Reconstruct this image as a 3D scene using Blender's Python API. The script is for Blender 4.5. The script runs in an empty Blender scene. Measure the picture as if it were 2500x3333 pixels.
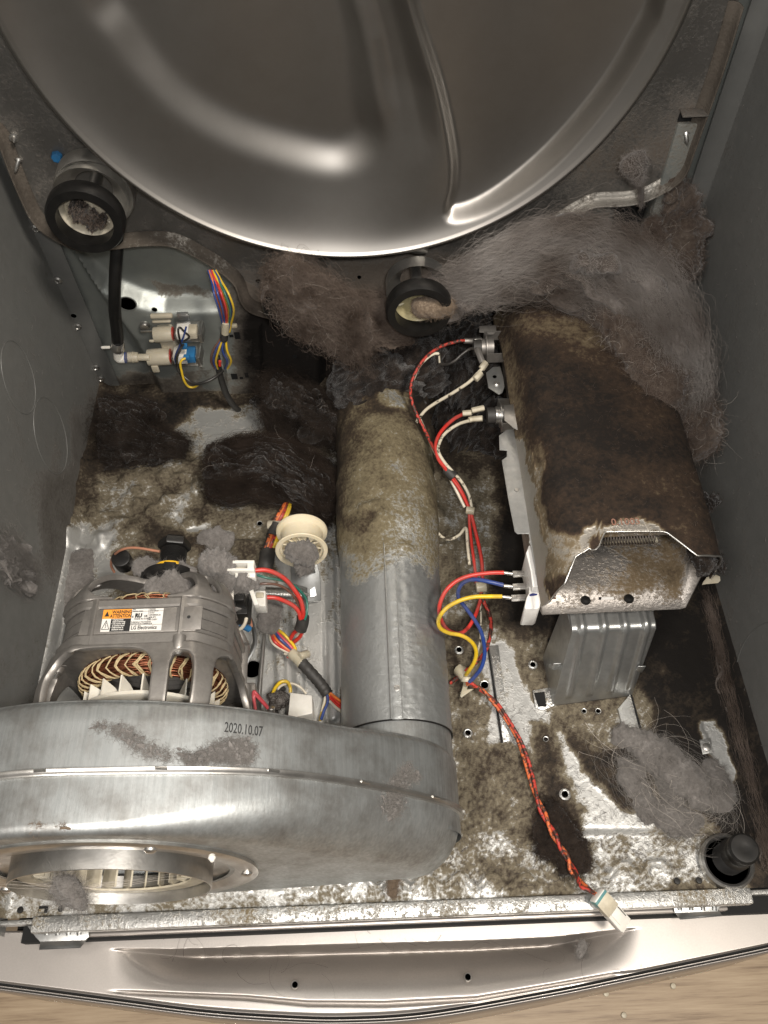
import bpy, bmesh, math, random
import numpy as np
from mathutils import Vector, Matrix
random.seed(7); rng = np.random.default_rng(7)
S = bpy.context.scene; COL = S.collection
# ------------------------------------------------------------------ camera, world, lamps
RT = np.array([[0.99922655,-0.03915198,0.00366427],[-0.03467953,-0.83346868,0.55147737],[-0.01853737,-0.5511779,-0.83418181]])
H = 0.77074; FP = 2700.0; CAM = np.array([0.,0.,H])
cd = bpy.data.cameras.new('camera'); cam = bpy.data.objects.new('camera', cd); COL.objects.link(cam)
cd.sensor_fit = 'HORIZONTAL'; cd.sensor_width = 36; cd.lens = 36*FP/2500; cd.clip_start = .01; cd.clip_end = 50
mw = Matrix.Identity(4)
for i in range(3):
    mw[i][0] = RT[i,0]; mw[i][1] = -RT[i,1]; mw[i][2] = -RT[i,2]; mw[i][3] = CAM[i]
cam.matrix_world = mw; S.camera = cam
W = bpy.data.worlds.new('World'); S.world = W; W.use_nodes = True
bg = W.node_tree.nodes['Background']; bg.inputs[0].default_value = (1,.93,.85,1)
_t = W.node_tree.nodes.new('ShaderNodeTexCoord'); _s = W.node_tree.nodes.new('ShaderNodeSeparateXYZ'); _r = W.node_tree.nodes.new('ShaderNodeMapRange')   # dim room; brighter overhead, added as an unseen ceiling for metal to reflect
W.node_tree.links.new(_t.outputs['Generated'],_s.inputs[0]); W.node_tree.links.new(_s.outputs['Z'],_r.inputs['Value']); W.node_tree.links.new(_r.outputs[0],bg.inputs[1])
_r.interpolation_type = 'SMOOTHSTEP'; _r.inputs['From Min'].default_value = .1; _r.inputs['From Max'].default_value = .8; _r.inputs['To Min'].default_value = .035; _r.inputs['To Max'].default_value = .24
def area(name, loc, target, size, power, col):
    l = bpy.data.lights.new(name, 'AREA'); l.shape = 'DISK'; l.size = size; l.energy = power; l.color = col
    o = bpy.data.objects.new(name, l); COL.objects.link(o); o.location = loc
    o.rotation_euler = (Vector(target)-Vector(loc)).to_track_quat('-Z','Y').to_euler(); return o
area('ceiling_lamp', (.55,-.30,1.8), (0,.35,0), .26, 27, (1,.92,.82))
area('ceiling_lamp', (-.6,-.55,1.8), (0,.35,0), .5, 15, (1,.93,.86))
area('torch_lamp', (.03,-.06,.86), (0,.4,0), .04, 3.2, (1,.97,.93))
S.view_settings.view_transform = 'Standard'; S.view_settings.look = 'None'; S.view_settings.exposure = 0.08
S.view_settings.gamma = 1
try:
    S.cycles.use_denoising = True; S.cycles.max_bounces = 8
    S.cycles.sample_clamp_indirect = 4
except Exception: pass
# ------------------------------------------------------------------ place helpers (photo pixel -> point on a real plane)
def ray(px,py): return RT@np.array([px-1250., py-1666.5, FP])
def P(px,py,z=0.):
    d = ray(px,py); return CAM+d*((z-H)/d[2])
def PY(px,py,y):
    d = ray(px,py); return CAM+d*(y/d[1])
def PX(px,py,x):
    d = ray(px,py); return CAM+d*(x/d[0])
def proj(v):
    c = (np.asarray(v)-CAM)@RT
    return 1250+FP*c[...,0]/c[...,2], 1666.5+FP*c[...,1]/c[...,2]
# ------------------------------------------------------------------ noise
_tab = rng.random((64,64,64))
def vnoise(p):
    i = np.floor(p).astype(int); f = p-i; f = f*f*(3-2*f); o = 0
    for dx in (0,1):
        for dy in (0,1):
            for dz in (0,1):
                w = (f[...,0] if dx else 1-f[...,0])*(f[...,1] if dy else 1-f[...,1])*(f[...,2] if dz else 1-f[...,2])
                o = o+w*_tab[(i[...,0]+dx)%64,(i[...,1]+dy)%64,(i[...,2]+dz)%64]
    return o
def fbm(p, s=1., oct=4, seed=0.):
    p = np.asarray(p,float)*s+seed*7.31; a = .5; o = 0; t = 0
    for k in range(oct): o = o+a*vnoise(p); t += a; a *= .5; p = p*2.03+11.7
    return o/t
def sdf(px,py,poly):
    "signed distance (negative inside) to a polygon"
    poly = np.asarray(poly,float); n = len(poly); d = np.full(px.shape,1e9); ins = np.zeros(px.shape,bool)
    for i in range(n):
        ax,ay = poly[i]; bx,by = poly[(i+1)%n]; ex,ey = bx-ax,by-ay
        t = np.clip(((px-ax)*ex+(py-ay)*ey)/(ex*ex+ey*ey+1e-9),0,1)
        d = np.minimum(d,(px-ax-t*ex)**2+(py-ay-t*ey)**2)
        c = ((ay>py)!=(by>py))&(px<(bx-ax)*(py-ay)/((by-ay) if by!=ay else 1e-9)+ax)
        ins ^= c
    d = np.sqrt(d); return np.where(ins,-d,d)
def sstep(a,b,x):
    t = np.clip((x-a)/(b-a),0,1); return t*t*(3-2*t)
def inside(px,py,poly,soft): return 1-sstep(-soft/2,soft/2,sdf(px,py,poly))
def linedist(px,py,pts):
    d = np.full(px.shape,1e9)
    for (ax,ay),(bx,by) in zip(pts[:-1],pts[1:]):
        ex,ey = bx-ax,by-ay; t = np.clip(((px-ax)*ex+(py-ay)*ey)/(ex*ex+ey*ey+1e-9),0,1)
        d = np.minimum(d,np.hypot(px-ax-t*ex,py-ay-t*ey))
    return d
# ------------------------------------------------------------------ materials
def setin(n,k,v):
    if k in n.inputs: n.inputs[k].default_value = v
def c4(c): return (c[0],c[1],c[2],1)
def newmat(name):
    m = bpy.data.materials.new(name); m.use_nodes = True; nt = m.node_tree; return m,nt,nt.nodes['Principled BSDF']
def coords(nt,scale=(1,1,1)):
    g = nt.nodes.new('ShaderNodeTexCoord'); mp = nt.nodes.new('ShaderNodeMapping'); mp.inputs['Scale'].default_value = scale
    nt.links.new(g.outputs['Object'],mp.inputs[0]); return mp.outputs[0]
def noise(nt,co,scale,det=4,rough=.55):
    n = nt.nodes.new('ShaderNodeTexNoise'); n.inputs['Scale'].default_value = scale; n.inputs['Detail'].default_value = det
    n.inputs['Roughness'].default_value = rough; nt.links.new(co,n.inputs['Vector']); return n.outputs['Fac']
def ramp(nt,fac,stops):
    r = nt.nodes.new('ShaderNodeValToRGB'); e = r.color_ramp.elements
    while len(e)<len(stops): e.new(.5)
    for k,(p,c) in enumerate(stops): e[k].position = p; e[k].color = c4(c) if hasattr(c,'__len__') else (c,c,c,1)
    nt.links.new(fac,r.inputs[0]); return r.outputs[0]
def mth(nt,op,a,b=None,clamp=False):
    n = nt.nodes.new('ShaderNodeMath'); n.operation = op; n.use_clamp = clamp
    for k,v in enumerate((a,b)):
        if v is None: continue
        if isinstance(v,(int,float)): n.inputs[k].default_value = v
        else: nt.links.new(v,n.inputs[k])
    return n.outputs[0]
def mixc(nt,f,a,b):
    n = nt.nodes.new('ShaderNodeMix'); n.data_type = 'RGBA'
    for k,v in ((0,f),(6,a),(7,b)):
        if hasattr(v,'is_output') or hasattr(v,'links'): nt.links.new(v,n.inputs[k])
        else: n.inputs[k].default_value = v if k==0 else c4(v)
    return n.outputs[2]
def bump(nt,b,h,strength,dist):
    n = nt.nodes.new('ShaderNodeBump'); n.inputs['Strength'].default_value = strength; n.inputs['Distance'].default_value = dist
    nt.links.new(h,n.inputs['Height']); nt.links.new(n.outputs[0],b.inputs['Normal']); return n
def pm(name,c1,rough=.5,metal=0.,c2=None,ns=60,bs=None,bd=.0004,stretch=(1,1,1),rv=.12,spec=.5,sub=0,dust=0.,coat=0.,trans=0.):
    "plain surface with grain, uneven gloss, a film of dust and fine relief"
    m,nt,b = newmat(name); co = coords(nt,stretch); n1 = noise(nt,co,ns,5); n2 = noise(nt,coords(nt),ns*3.7,3)
    c2 = c2 or tuple(x*.78 for x in c1)
    col = mixc(nt,ramp(nt,n1,[(.3,0.),(.7,1.)]),c1,c2)
    if dust:
        n3 = noise(nt,coords(nt),38,8,.7); f = mth(nt,'MULTIPLY',ramp(nt,n3,[(.42,0.),(.68,1.)]),dust)
        col = mixc(nt,f,col,(.17,.15,.13))
    nt.links.new(col,b.inputs['Base Color'])
    r = mth(nt,'ADD',mth(nt,'MULTIPLY',n1,rv*2),rough-rv); nt.links.new(r,b.inputs['Roughness'])
    b.inputs['Metallic'].default_value = metal; setin(b,'Specular IOR Level',spec); setin(b,'Coat Weight',coat)
    if sub: setin(b,'Subsurface Weight',sub); setin(b,'Subsurface Radius',(.004,.003,.002))
    if trans: setin(b,'Transmission Weight',trans)
    if bs: bump(nt,b,mixc(nt,.5,n1,noise(nt,coords(nt,stretch),bs,3)),.5,bd)
    return m
def grime(name,base,rough,metal,wa=1.35,wb=1.35,tan=(.235,.19,.115),brown=(.055,.038,.024),black=(.012,.0095,.008),base2=None,fine=300.,stretch=(1,1,1),bd=.0012,rv=.15,k=.55):
    "metal with a dirt coat: attribute 'dirt' 0..1 broken up by noise"
    m,nt,b = newmat(name); at = nt.nodes.new('ShaderNodeAttribute'); at.attribute_name = 'dirt'; a = at.outputs['Fac']
    co = coords(nt); nA = noise(nt,co,34,6,.62); nB = noise(nt,co,fine,4,.7); nC = noise(nt,co,9,4)
    f = mth(nt,'ADD',a,mth(nt,'MULTIPLY',mth(nt,'SUBTRACT',nA,.5),k*wa))
    f = mth(nt,'ADD',f,mth(nt,'MULTIPLY',mth(nt,'SUBTRACT',nB,.5),k*wb))
    f = mth(nt,'ADD',f,mth(nt,'MULTIPLY',mth(nt,'SUBTRACT',nC,.5),k*.4),True)
    ns = noise(nt,coords(nt,stretch),70,4)
    mb = mixc(nt,ns,base,base2 or tuple(x*.75 for x in base))
    dc = ramp(nt,f,[(.25,tan),(.5,tuple((x+y)/2 for x,y in zip(tan,brown))),(.68,brown),(.97,black)])
    mask = ramp(nt,f,[(.22,0.),(.40,1.)])
    nt.links.new(mixc(nt,mask,mb,dc),b.inputs['Base Color'])
    nt.links.new(mth(nt,'MULTIPLY',mth(nt,'SUBTRACT',1.,mask),metal),b.inputs['Metallic'])
    rr = mth(nt,'ADD',mth(nt,'MULTIPLY',ns,rv*2),rough-rv)
    nt.links.new(mth(nt,'MAXIMUM',rr,mth(nt,'MULTIPLY',mask,.93)),b.inputs['Roughness'])
    setin(b,'Specular IOR Level',.3)
    hgt = mth(nt,'ADD',mth(nt,'MULTIPLY',f,.7),mth(nt,'MULTIPLY',mth(nt,'MULTIPLY',nB,mask),.6)); bump(nt,b,hgt,.8,bd)
    return m
def fluff(name,c1,c2,c3,scale=45):
    m,nt,b = newmat(name); co = coords(nt); n1 = noise(nt,co,scale,6,.65); n2 = noise(nt,co,scale*9,3,.7)
    f = mth(nt,'ADD',mth(nt,'MULTIPLY',n1,.75),mth(nt,'MULTIPLY',n2,.3))
    nt.links.new(ramp(nt,f,[(.36,c1),(.52,c2),(.68,c3)]),b.inputs['Base Color']); b.inputs['Roughness'].default_value = 1.
    setin(b,'Specular IOR Level',.05); setin(b,'Sheen Weight',.3); bump(nt,b,f,1.,.004); return m
M = {}
M['galv'] = grime('galvanised_steel',(.62,.62,.60),.45,.7,1.75,1.2,tan=(.215,.185,.13),brown=(.044,.033,.023),black=(.011,.009,.0075),fine=270,k=.66)
M['duct'] = grime('duct_steel',(.46,.475,.47),.44,.8,tan=(.21,.178,.108),brown=(.045,.032,.02),black=(.010,.008,.0065),base2=(.33,.34,.34),k=.5)
M['shell'] = grime('heater_steel',(.5,.47,.42),.45,.7,tan=(.21,.165,.10),brown=(.044,.028,.018),black=(.013,.010,.008),fine=220,k=.5)
M['inner'] = grime('heater_inner',(.40,.37,.34),.45,.8,tan=(.2,.15,.09))
M['housing'] = pm('blower_steel',(.53,.55,.55),.47,.85,(.37,.39,.39),30,400,.0004,(14,.7,14),.09,dust=.55)
M['steel'] = pm('bright_steel',(.66,.65,.62),.33,.95,(.55,.54,.52),90,500,.0002,dust=.35)
M['strip'] = grime('front_rail_steel',(.62,.62,.60),.34,.85,fine=420)
M['bracket'] = pm('zinc_steel',(.50,.51,.50),.36,.85,(.40,.41,.41),120,300,.0003,dust=.3)
M['cast'] = pm('cast_aluminium',(.37,.35,.325),.48,.75,(.27,.255,.24),160,600,.0004,dust=.25)
M['stainless'] = pm('stainless_steel',(.32,.305,.285),.40,1.,(.285,.27,.252),12,None,.0002,(1,1,1),.045,dust=.12)
M['lip'] = grime('lip_steel',(.50,.47,.42),.45,.6,tan=(.13,.112,.092),brown=(.07,.057,.046),black=(.03,.025,.02),k=.4)
M['bulk'] = grime('bulkhead_steel',(.26,.25,.235),.42,.8,tan=(.17,.145,.12),brown=(.085,.068,.055),black=(.04,.032,.027),k=.26)
M['wall'] = grime('cabinet_paint',(.215,.215,.205),.44,.15,tan=(.17,.162,.15),brown=(.085,.077,.068),black=(.04,.034,.03),k=.4,bd=.0004)
M['rear'] = grime('rear_panel_steel',(.36,.38,.36),.42,.6,tan=(.2,.18,.15),brown=(.07,.06,.05),k=.35,bd=.0005)
M['copper'] = pm('copper_wire',(.36,.14,.075),.34,.85,(.13,.045,.025),160)
M['twine'] = pm('cotton_twine',(.50,.40,.23),.9,0,(.34,.26,.14),300)
M['fan'] = pm('fan_plastic',(.72,.69,.61),.45,0,(.62,.58,.49),60,dust=.2,sub=.1)
M['idler'] = pm('cream_nylon',(.74,.66,.50),.4,0,(.68,.60,.42),40,dust=.12,sub=.25)
M['valve'] = pm('valve_plastic',(.50,.455,.36),.42,0,(.42,.38,.29),70,dust=.2,sub=.2)
M['white'] = pm('white_plastic',(.78,.76,.71),.4,0,(.7,.68,.62),80,dust=.2,sub=.1)
M['ceramic'] = pm('white_ceramic',(.80,.79,.76),.3,0,(.72,.7,.67),80,dust=.15)
M['dirtywhite'] = pm('yellowed_plastic',(.60,.55,.43),.5,0,(.42,.37,.27),120,dust=.5)
M['clear'] = pm('nylon_clip',(.55,.50,.38),.4,0,(.42,.38,.28),90,dust=.4,sub=.3)
M['black'] = pm('black_plastic',(.008,.008,.008),.36,0,(.014,.013,.012),80,dust=.02,spec=.35)
M['rubber'] = pm('black_rubber',(.006,.006,.006),.38,0,(.010,.0095,.009),120,400,.0002,dust=.02,spec=.3)
M['tape'] = pm('black_tape',(.018,.017,.016),.6,0,(.04,.038,.035),220,350,.0006,dust=.12)
M['hole'] = pm('painted_hole_shade',(.004,.004,.004),.9,0,(.006,.006,.006))  # near-black, paints in the shade of holes, slots and gaps
M['yellowring'] = pm('yellow_ring',(.85,.52,.02),.45,0,(.75,.42,.02))
M['champ'] = pm('champagne_paint',(.49,.46,.43),.40,.8,(.45,.42,.395),700,900,.00005,(1,1,1),.05,dust=.06,coat=.3)
M['hub'] = pm('roller_hub',(.62,.57,.46),.5,0,(.45,.40,.30),60,dust=.3)
M['hubgreen'] = pm('roller_hub_olive',(.52,.46,.27),.42,0,(.32,.28,.15),60,dust=.2)
M['tubecoil'] = pm('heater_coil',(.20,.17,.15),.5,.8)
M['ink'] = pm('ink_black',(.02,.02,.02),.6); M['redink'] = pm('red_ink',(.26,.10,.075),.9,0,(.22,.15,.1),400); M['blueink'] = pm('blue_ink',(.02,.03,.16),.5)
M['lab_white'] = pm('label_paper',(.72,.70,.66),.45,0,(.66,.64,.6),60); M['lab_orange'] = pm('label_orange',(.85,.33,.04),.45,0,(.75,.30,.05),60); M['lab_black'] = pm('label_black',(.02,.02,.02),.5)
M['bluetape'] = pm('blue_plastic',(.03,.19,.42),.4,0,(.025,.13,.3)); M['teal'] = pm('teal_plastic',(.06,.22,.25),.5,0,(.1,.25,.22),200,dust=.5)
WC = dict(red=(.62,.035,.025),redd=(.42,.04,.025),white=(.68,.62,.50),yellow=(.78,.52,.02),blue=(.02,.055,.24),orange=(.78,.19,.03),black=(.014,.014,.014),green=(.02,.15,.11),brown=(.13,.055,.035),orangew=(.45,.2,.12),pink=(.62,.07,.09),grey=(.2,.19,.18))
for k,c in WC.items(): M['w_'+k] = pm(k+'_insulation',c,.36,0,tuple(x*.8 for x in c),150,dust=.42 if k not in('redd','white') else .45)
def spotted(name,c,c2,sc=420,lo=.5):
    m,nt,b = newmat(name); n = noise(nt,coords(nt),sc,3,.6); nt.links.new(mixc(nt,ramp(nt,n,[(lo-.05,0.),(lo+.05,1.)]),c,c2),b.inputs['Base Color']); b.inputs['Roughness'].default_value = .6; return m
M['w_rdirty'] = spotted('red_sooty_insulation',(.45,.04,.025),(.05,.022,.015),260,.50)
M['w_wdirty'] = spotted('white_sooty_insulation',(.66,.60,.47),(.06,.045,.03),170,.60)
M['w_wgreen'] = spotted('white_printed_insulation',(.62,.58,.42),(.16,.17,.10),600,.55)
M['w_odirty'] = spotted('orange_sooty_insulation',(.60,.13,.035),(.07,.03,.02),260,.49)
M['lint_grey'] = fluff('grey_lint',(.075,.067,.061),(.155,.143,.134),(.24,.224,.212))
M['lint_brown'] = fluff('brown_lint',(.025,.018,.014),(.065,.048,.038),(.13,.105,.085),30)
M['lint_dark'] = fluff('dark_brown_lint',(.004,.003,.0027),(.0155,.012,.010),(.046,.035,.028),60)
M['lint_drape'] = fluff('drape_lint',(.018,.013,.010),(.085,.071,.062),(.20,.18,.168),14)
M['lint_tan'] = fluff('tan_lint',(.05,.035,.024),(.13,.095,.065),(.24,.19,.14),35)
M['f_grey'] = pm('grey_fibre',(.21,.196,.182),.9,spec=.1); M['f_brown'] = pm('brown_fibre',(.20,.16,.135),.9,c2=(.06,.043,.033),ns=35,spec=.1); M['f_dark'] = pm('dark_fibre',(.046,.034,.027),.9,c2=(.015,.011,.009),ns=50,spec=.08); M['f_tan'] = pm('tan_fibre',(.20,.15,.11),.9,spec=.1); M['f_black'] = pm('sooty_fibre',(.056,.043,.035),.9,c2=(.012,.0095,.008),ns=40,spec=.08); M['f_drape'] = pm('drape_fibre',(.33,.305,.285),.9,c2=(.085,.062,.048),ns=16,spec=.1); M['f_pale'] = pm('pale_fibre',(.5,.45,.4),.8); M['f_hair']=pm('dark_hair',(.05,.035,.03),.6)
# wood
def woodmat(name,seed):
    m,nt,b = newmat(name); mp = coords(nt,(1.1,14,1)); mp2 = coords(nt,(3,70,1)); n1 = noise(nt,mp,5+seed,6,.6); n2 = noise(nt,mp2,6,4,.7)
    f = mth(nt,'ADD',mth(nt,'MULTIPLY',n1,.6),mth(nt,'MULTIPLY',n2,.45))
    nt.links.new(ramp(nt,f,[(.35,(.17,.115,.07)),(.5,(.33,.245,.16)),(.68,(.42,.325,.22))]),b.inputs['Base Color']); b.inputs['Roughness'].default_value = .5; bump(nt,b,f,.4,.001); return m
# ------------------------------------------------------------------ mesh helpers
WL = {}
def wloc(o): return WL.get(o.name,Vector((0,0,0)))
def thing(name,label,cat,loc=(0,0,0),group=None):
    o = bpy.data.objects.new(name,None); COL.objects.link(o); o.empty_display_size = .02; o.location = tuple(float(v) for v in loc); WL[o.name] = Vector(o.location)
    o['label'] = label; o['category'] = cat
    if group: o['group'] = group
    return o
def tag(o,label=None,cat=None,group=None,kind=None):
    for k,v in (('label',label),('category',cat),('group',group),('kind',kind)):
        if v: o[k] = v
    return o
class G:
    def __init__(s): s.v = []; s.f = []; s.a = None
    def add(s,v,f):
        o = len(s.v); s.v += [tuple(float(c) for c in p) for p in v]; s.f += [tuple(i+o for i in q) for q in f]; return s
    def box(s,c,d,rot=None):
        x,y,z = d[0]/2,d[1]/2,d[2]/2; vs = [Vector((a,b,e)) for a in(-x,x) for b in(-y,y) for e in(-z,z)]
        if rot is not None: vs = [rot@v for v in vs]
        return s.add([v+Vector(c) for v in vs],[(0,1,3,2),(4,6,7,5),(0,4,5,1),(2,3,7,6),(0,2,6,4),(1,5,7,3)])
    def tube(s,pts,r,n=8,closed=False,cap=True,flat=1.):
        pts = [Vector(tuple(float(c) for c in p)) for p in pts]; m = len(pts); up = None; vs = []
        for i in range(m):
            a = pts[(i-1)%m] if closed or i>0 else pts[i]; b = pts[(i+1)%m] if closed or i<m-1 else pts[i]
            t = (b-a); t = t.normalized() if t.length>1e-9 else Vector((0,0,1))
            if up is None: up = t.orthogonal().normalized()
            up = (up-t*up.dot(t)); up = up.normalized() if up.length>1e-6 else t.orthogonal().normalized()
            w = t.cross(up); rr = r[i] if hasattr(r,'__len__') else r
            vs += [pts[i]+(up*math.cos(2*math.pi*k/n)+w*math.sin(2*math.pi*k/n)*flat)*rr for k in range(n)]
        f = []
        for i in range(m if closed else m-1):
            j = (i+1)%m
            for k in range(n): f.append((i*n+k,i*n+(k+1)%n,j*n+(k+1)%n,j*n+k))
        if cap and not closed: f += [tuple(range(n))[::-1],tuple((m-1)*n+k for k in range(n))]
        return s.add(vs,f)
    def grid(s,arr,wrapu=False,wrapv=False):
        a = np.asarray(arr); nu,nv = a.shape[:2]; f = []
        for i in range(nu if wrapu else nu-1):
            for j in range(nv if wrapv else nv-1):
                i2 = (i+1)%nu; j2 = (j+1)%nv; f.append((i*nv+j,i2*nv+j,i2*nv+j2,i*nv+j2))
        return s.add(a.reshape(-1,3),f)
    def lathe(s,prof,org,axis,n=40,up=None):
        axis = Vector(axis).normalized(); u = axis.orthogonal().normalized() if up is None else Vector(up); w = axis.cross(u); o = Vector(tuple(float(c) for c in org)); vs = []
        for r,h in prof:
            vs += [o+axis*h+(u*math.cos(2*math.pi*k/n)+w*math.sin(2*math.pi*k/n))*r for k in range(n)]
        f = []
        for i in range(len(prof)-1):
            for k in range(n): f.append((i*n+k,i*n+(k+1)%n,(i+1)*n+(k+1)%n,(i+1)*n+k))
        if prof[0][0]>1e-6 and prof[-1][0]>1e-6:
            for k in range(n): f.append(((len(prof)-1)*n+k,(len(prof)-1)*n+(k+1)%n,(k+1)%n,k))
            return s.add(vs,f)
        if prof[0][0]>1e-6: f.append(tuple(range(n))[::-1])
        if prof[-1][0]>1e-6: f.append(tuple((len(prof)-1)*n+k for k in range(n)))
        return s.add(vs,f)
    def prism(s,poly,d):
        "poly: 3-D points; d: extrusion vector"
        n = len(poly); p = [Vector(tuple(float(c) for c in q)) for q in poly]; d = Vector(d)
        return s.add(p+[q+d for q in p],[tuple(range(n))[::-1],tuple(range(n,2*n))]+[(i,(i+1)%n,n+(i+1)%n,n+i) for i in range(n)])
    def build(s,name,mat,parent=None,bevel=0,seg=2,ang=38,smooth=True,solid=0,dirt=None,kind=None,label=None):
        me = bpy.data.meshes.new(name); me.from_pydata(s.v,[],s.f)
        if bevel or s.a is None:
            bm = bmesh.new(); bm.from_mesh(me)
            bmesh.ops.remove_doubles(bm,verts=bm.verts,dist=1e-6); bmesh.ops.recalc_face_normals(bm,faces=bm.faces)
            if bevel:
                ed = [e for e in bm.edges if len(e.link_faces)==2 and e.calc_face_angle(0)>math.radians(ang)]
                bmesh.ops.bevel(bm,geom=ed,offset=bevel,segments=seg,profile=.5,affect='EDGES',clamp_overlap=True)
            bm.to_mesh(me); bm.free()
        me.materials.append(M[mat] if isinstance(mat,str) else mat)
        if smooth:
            me.shade_smooth(); me.set_sharp_from_angle(angle=math.radians(ang))
        if dirt is not None:
            n = len(me.vertices); co = np.empty(n*3); me.vertices.foreach_get('co',co); co = co.reshape(-1,3)
            val = dirt(co) if callable(dirt) else np.full(n,dirt)
            at = me.attributes.new('dirt','FLOAT','POINT'); at.data.foreach_set('value',np.clip(val,0,1).astype(np.float32))
        o = bpy.data.objects.new(name,me); COL.objects.link(o)
        if parent is not None:
            o.parent = parent; o.location = -wloc(parent)
        WL[o.name] = Vector((0,0,0))
        if solid:
            md = o.modifiers.new('thick','SOLIDIFY'); md.thickness = solid; md.offset = 0
        if kind: o['kind'] = kind
        if label: o['label'] = label
        return o
def place(src,name,parent,loc,rot=None,label=None):
    "a copy sharing src's mesh (src mesh is built round the origin)"
    o = src.copy(); o.name = name; COL.objects.link(o); o.parent = parent
    o.location = Vector(tuple(float(c) for c in loc))-(wloc(parent) if parent else Vector((0,0,0)))
    if rot is not None: o.rotation_euler = rot
    if label: o['label'] = label
    return o
def cr(pts,n=8):
    "Catmull-Rom through points"
    p = [np.array(q,float) for q in pts]; p = [2*p[0]-p[1]]+p+[2*p[-1]-p[-2]]; o = []
    for i in range(1,len(p)-2):
        for k in range(n):
            t = k/n; a,b,c,d = p[i-1],p[i],p[i+1],p[i+2]
            o.append(.5*(2*b+(c-a)*t+(2*a-5*b+4*c-d)*t*t+(3*b-a-3*c+d)*t**3))
    o.append(p[-2]); return o
RS = {}
def wire(pts,r,col,parent,name='wire',n=8,seg=8,label=None,z0=None):
    "pts: (px,py,z)"
    r = r*RS.get(parent.name,1)
    q = cr([P(a,b,c) for a,b,c in pts],seg); return G().tube(q,r,n).build(name,col,parent,ang=60,label=label)
def text(body,size,org,xd,yd,mat,parent,name='printed_text',align='LEFT',bold=0.,sx=1.):
    c = bpy.data.curves.new(name,'FONT'); c.body = body; c.size = size; c.align_x = align; c.offset = bold; c.resolution_u = 2
    c.materials.append(M[mat]); o = bpy.data.objects.new(name,c); COL.objects.link(o)
    xd = Vector(xd).normalized(); yd = Vector(yd); yd = (yd-xd*yd.dot(xd)).normalized(); zd = xd.cross(yd)
    m = Matrix.Identity(4)
    for i in range(3): m[i][0] = xd[i]*sx; m[i][1] = yd[i]; m[i][2] = zd[i]; m[i][3] = float(org[i])
    bpy.context.view_layer.update(); me = bpy.data.meshes.new_from_object(o); bpy.data.objects.remove(o)
    me.materials.clear(); me.materials.append(M[mat]); o = bpy.data.objects.new(name,me); COL.objects.link(o)
    if parent is not None:
        o.parent = parent; m.translation -= wloc(parent)
    o.matrix_basis = m; WL[o.name] = Vector(m.translation); return o
def strands(name,pos,parent,mat,rad=.00011):
    "pos: (n,k,3) strand points -> hair curves"
    n,k,_ = pos.shape; hc = bpy.data.hair_curves.new(name); hc.add_curves([k]*n)
    hc.attributes['position'].data.foreach_set('vector',pos.reshape(-1).astype(np.float32))
    ra = hc.attributes.get('radius') or hc.attributes.new('radius','FLOAT','POINT')
    rr = np.tile(np.linspace(1,.4,k),n)*rad*np.repeat(rng.uniform(.6,1.3,n),k)
    ra.data.foreach_set('value',rr.astype(np.float32)); hc.materials.append(M[mat])
    o = bpy.data.objects.new(name,hc); COL.objects.link(o); o['kind'] = 'stuff'
    if parent is not None: o.parent = parent; o.location = -wloc(parent)
    return o
def fuzz(ob,n,length,mat,rad=.00011,out=.35,curl=1.,k=7,name='fibres',flow=None,keep=None,parent=None):
    "loose fibres rooted on a mesh: lie along the surface, curl and lift a little"
    me = ob.data; me.calc_loop_triangles(); t = np.empty(len(me.loop_triangles)*3,int); me.loop_triangles.foreach_get('vertices',t); t = t.reshape(-1,3)
    co = np.empty(len(me.vertices)*3); me.vertices.foreach_get('co',co); co = co.reshape(-1,3)
    A,B,C = co[t[:,0]],co[t[:,1]],co[t[:,2]]; nn = np.cross(B-A,C-A); ar = np.linalg.norm(nn,axis=1); pr = ar/ar.sum()
    i = rng.choice(len(t),n,p=pr); u,v = rng.random(n),rng.random(n); fl = u+v>1; u[fl] = 1-u[fl]; v[fl] = 1-v[fl]
    p = A[i]+(B[i]-A[i])*u[:,None]+(C[i]-A[i])*v[:,None]; no = nn[i]/(ar[i][:,None]+1e-12)
    if keep is not None:
        w = rng.random(n)<keep(p); p,no = p[w],no[w]; n = len(p)
    d = rng.normal(size=(n,3))
    if flow is not None: d = d*.5+np.array(flow)
    d -= no*(d*no).sum(1)[:,None]*.8; d += no*out; d /= np.linalg.norm(d,axis=1)[:,None]
    L = length*rng.uniform(.3,1.5,n)[:,None]/k; pos = [p-no*.0003]; ax = rng.normal(size=(n,3)); ax /= np.linalg.norm(ax,axis=1)[:,None]
    cv = rng.normal(size=(n,1))*.45*curl
    for s in range(k-1):
        pos.append(pos[-1]+d*L); d = d+np.cross(ax,d)*cv+rng.normal(size=(n,3))*.12*curl-no*.06; d /= np.linalg.norm(d,axis=1)[:,None]
    return strands(name,np.stack(pos,1),parent or ob,mat,rad)
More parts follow.
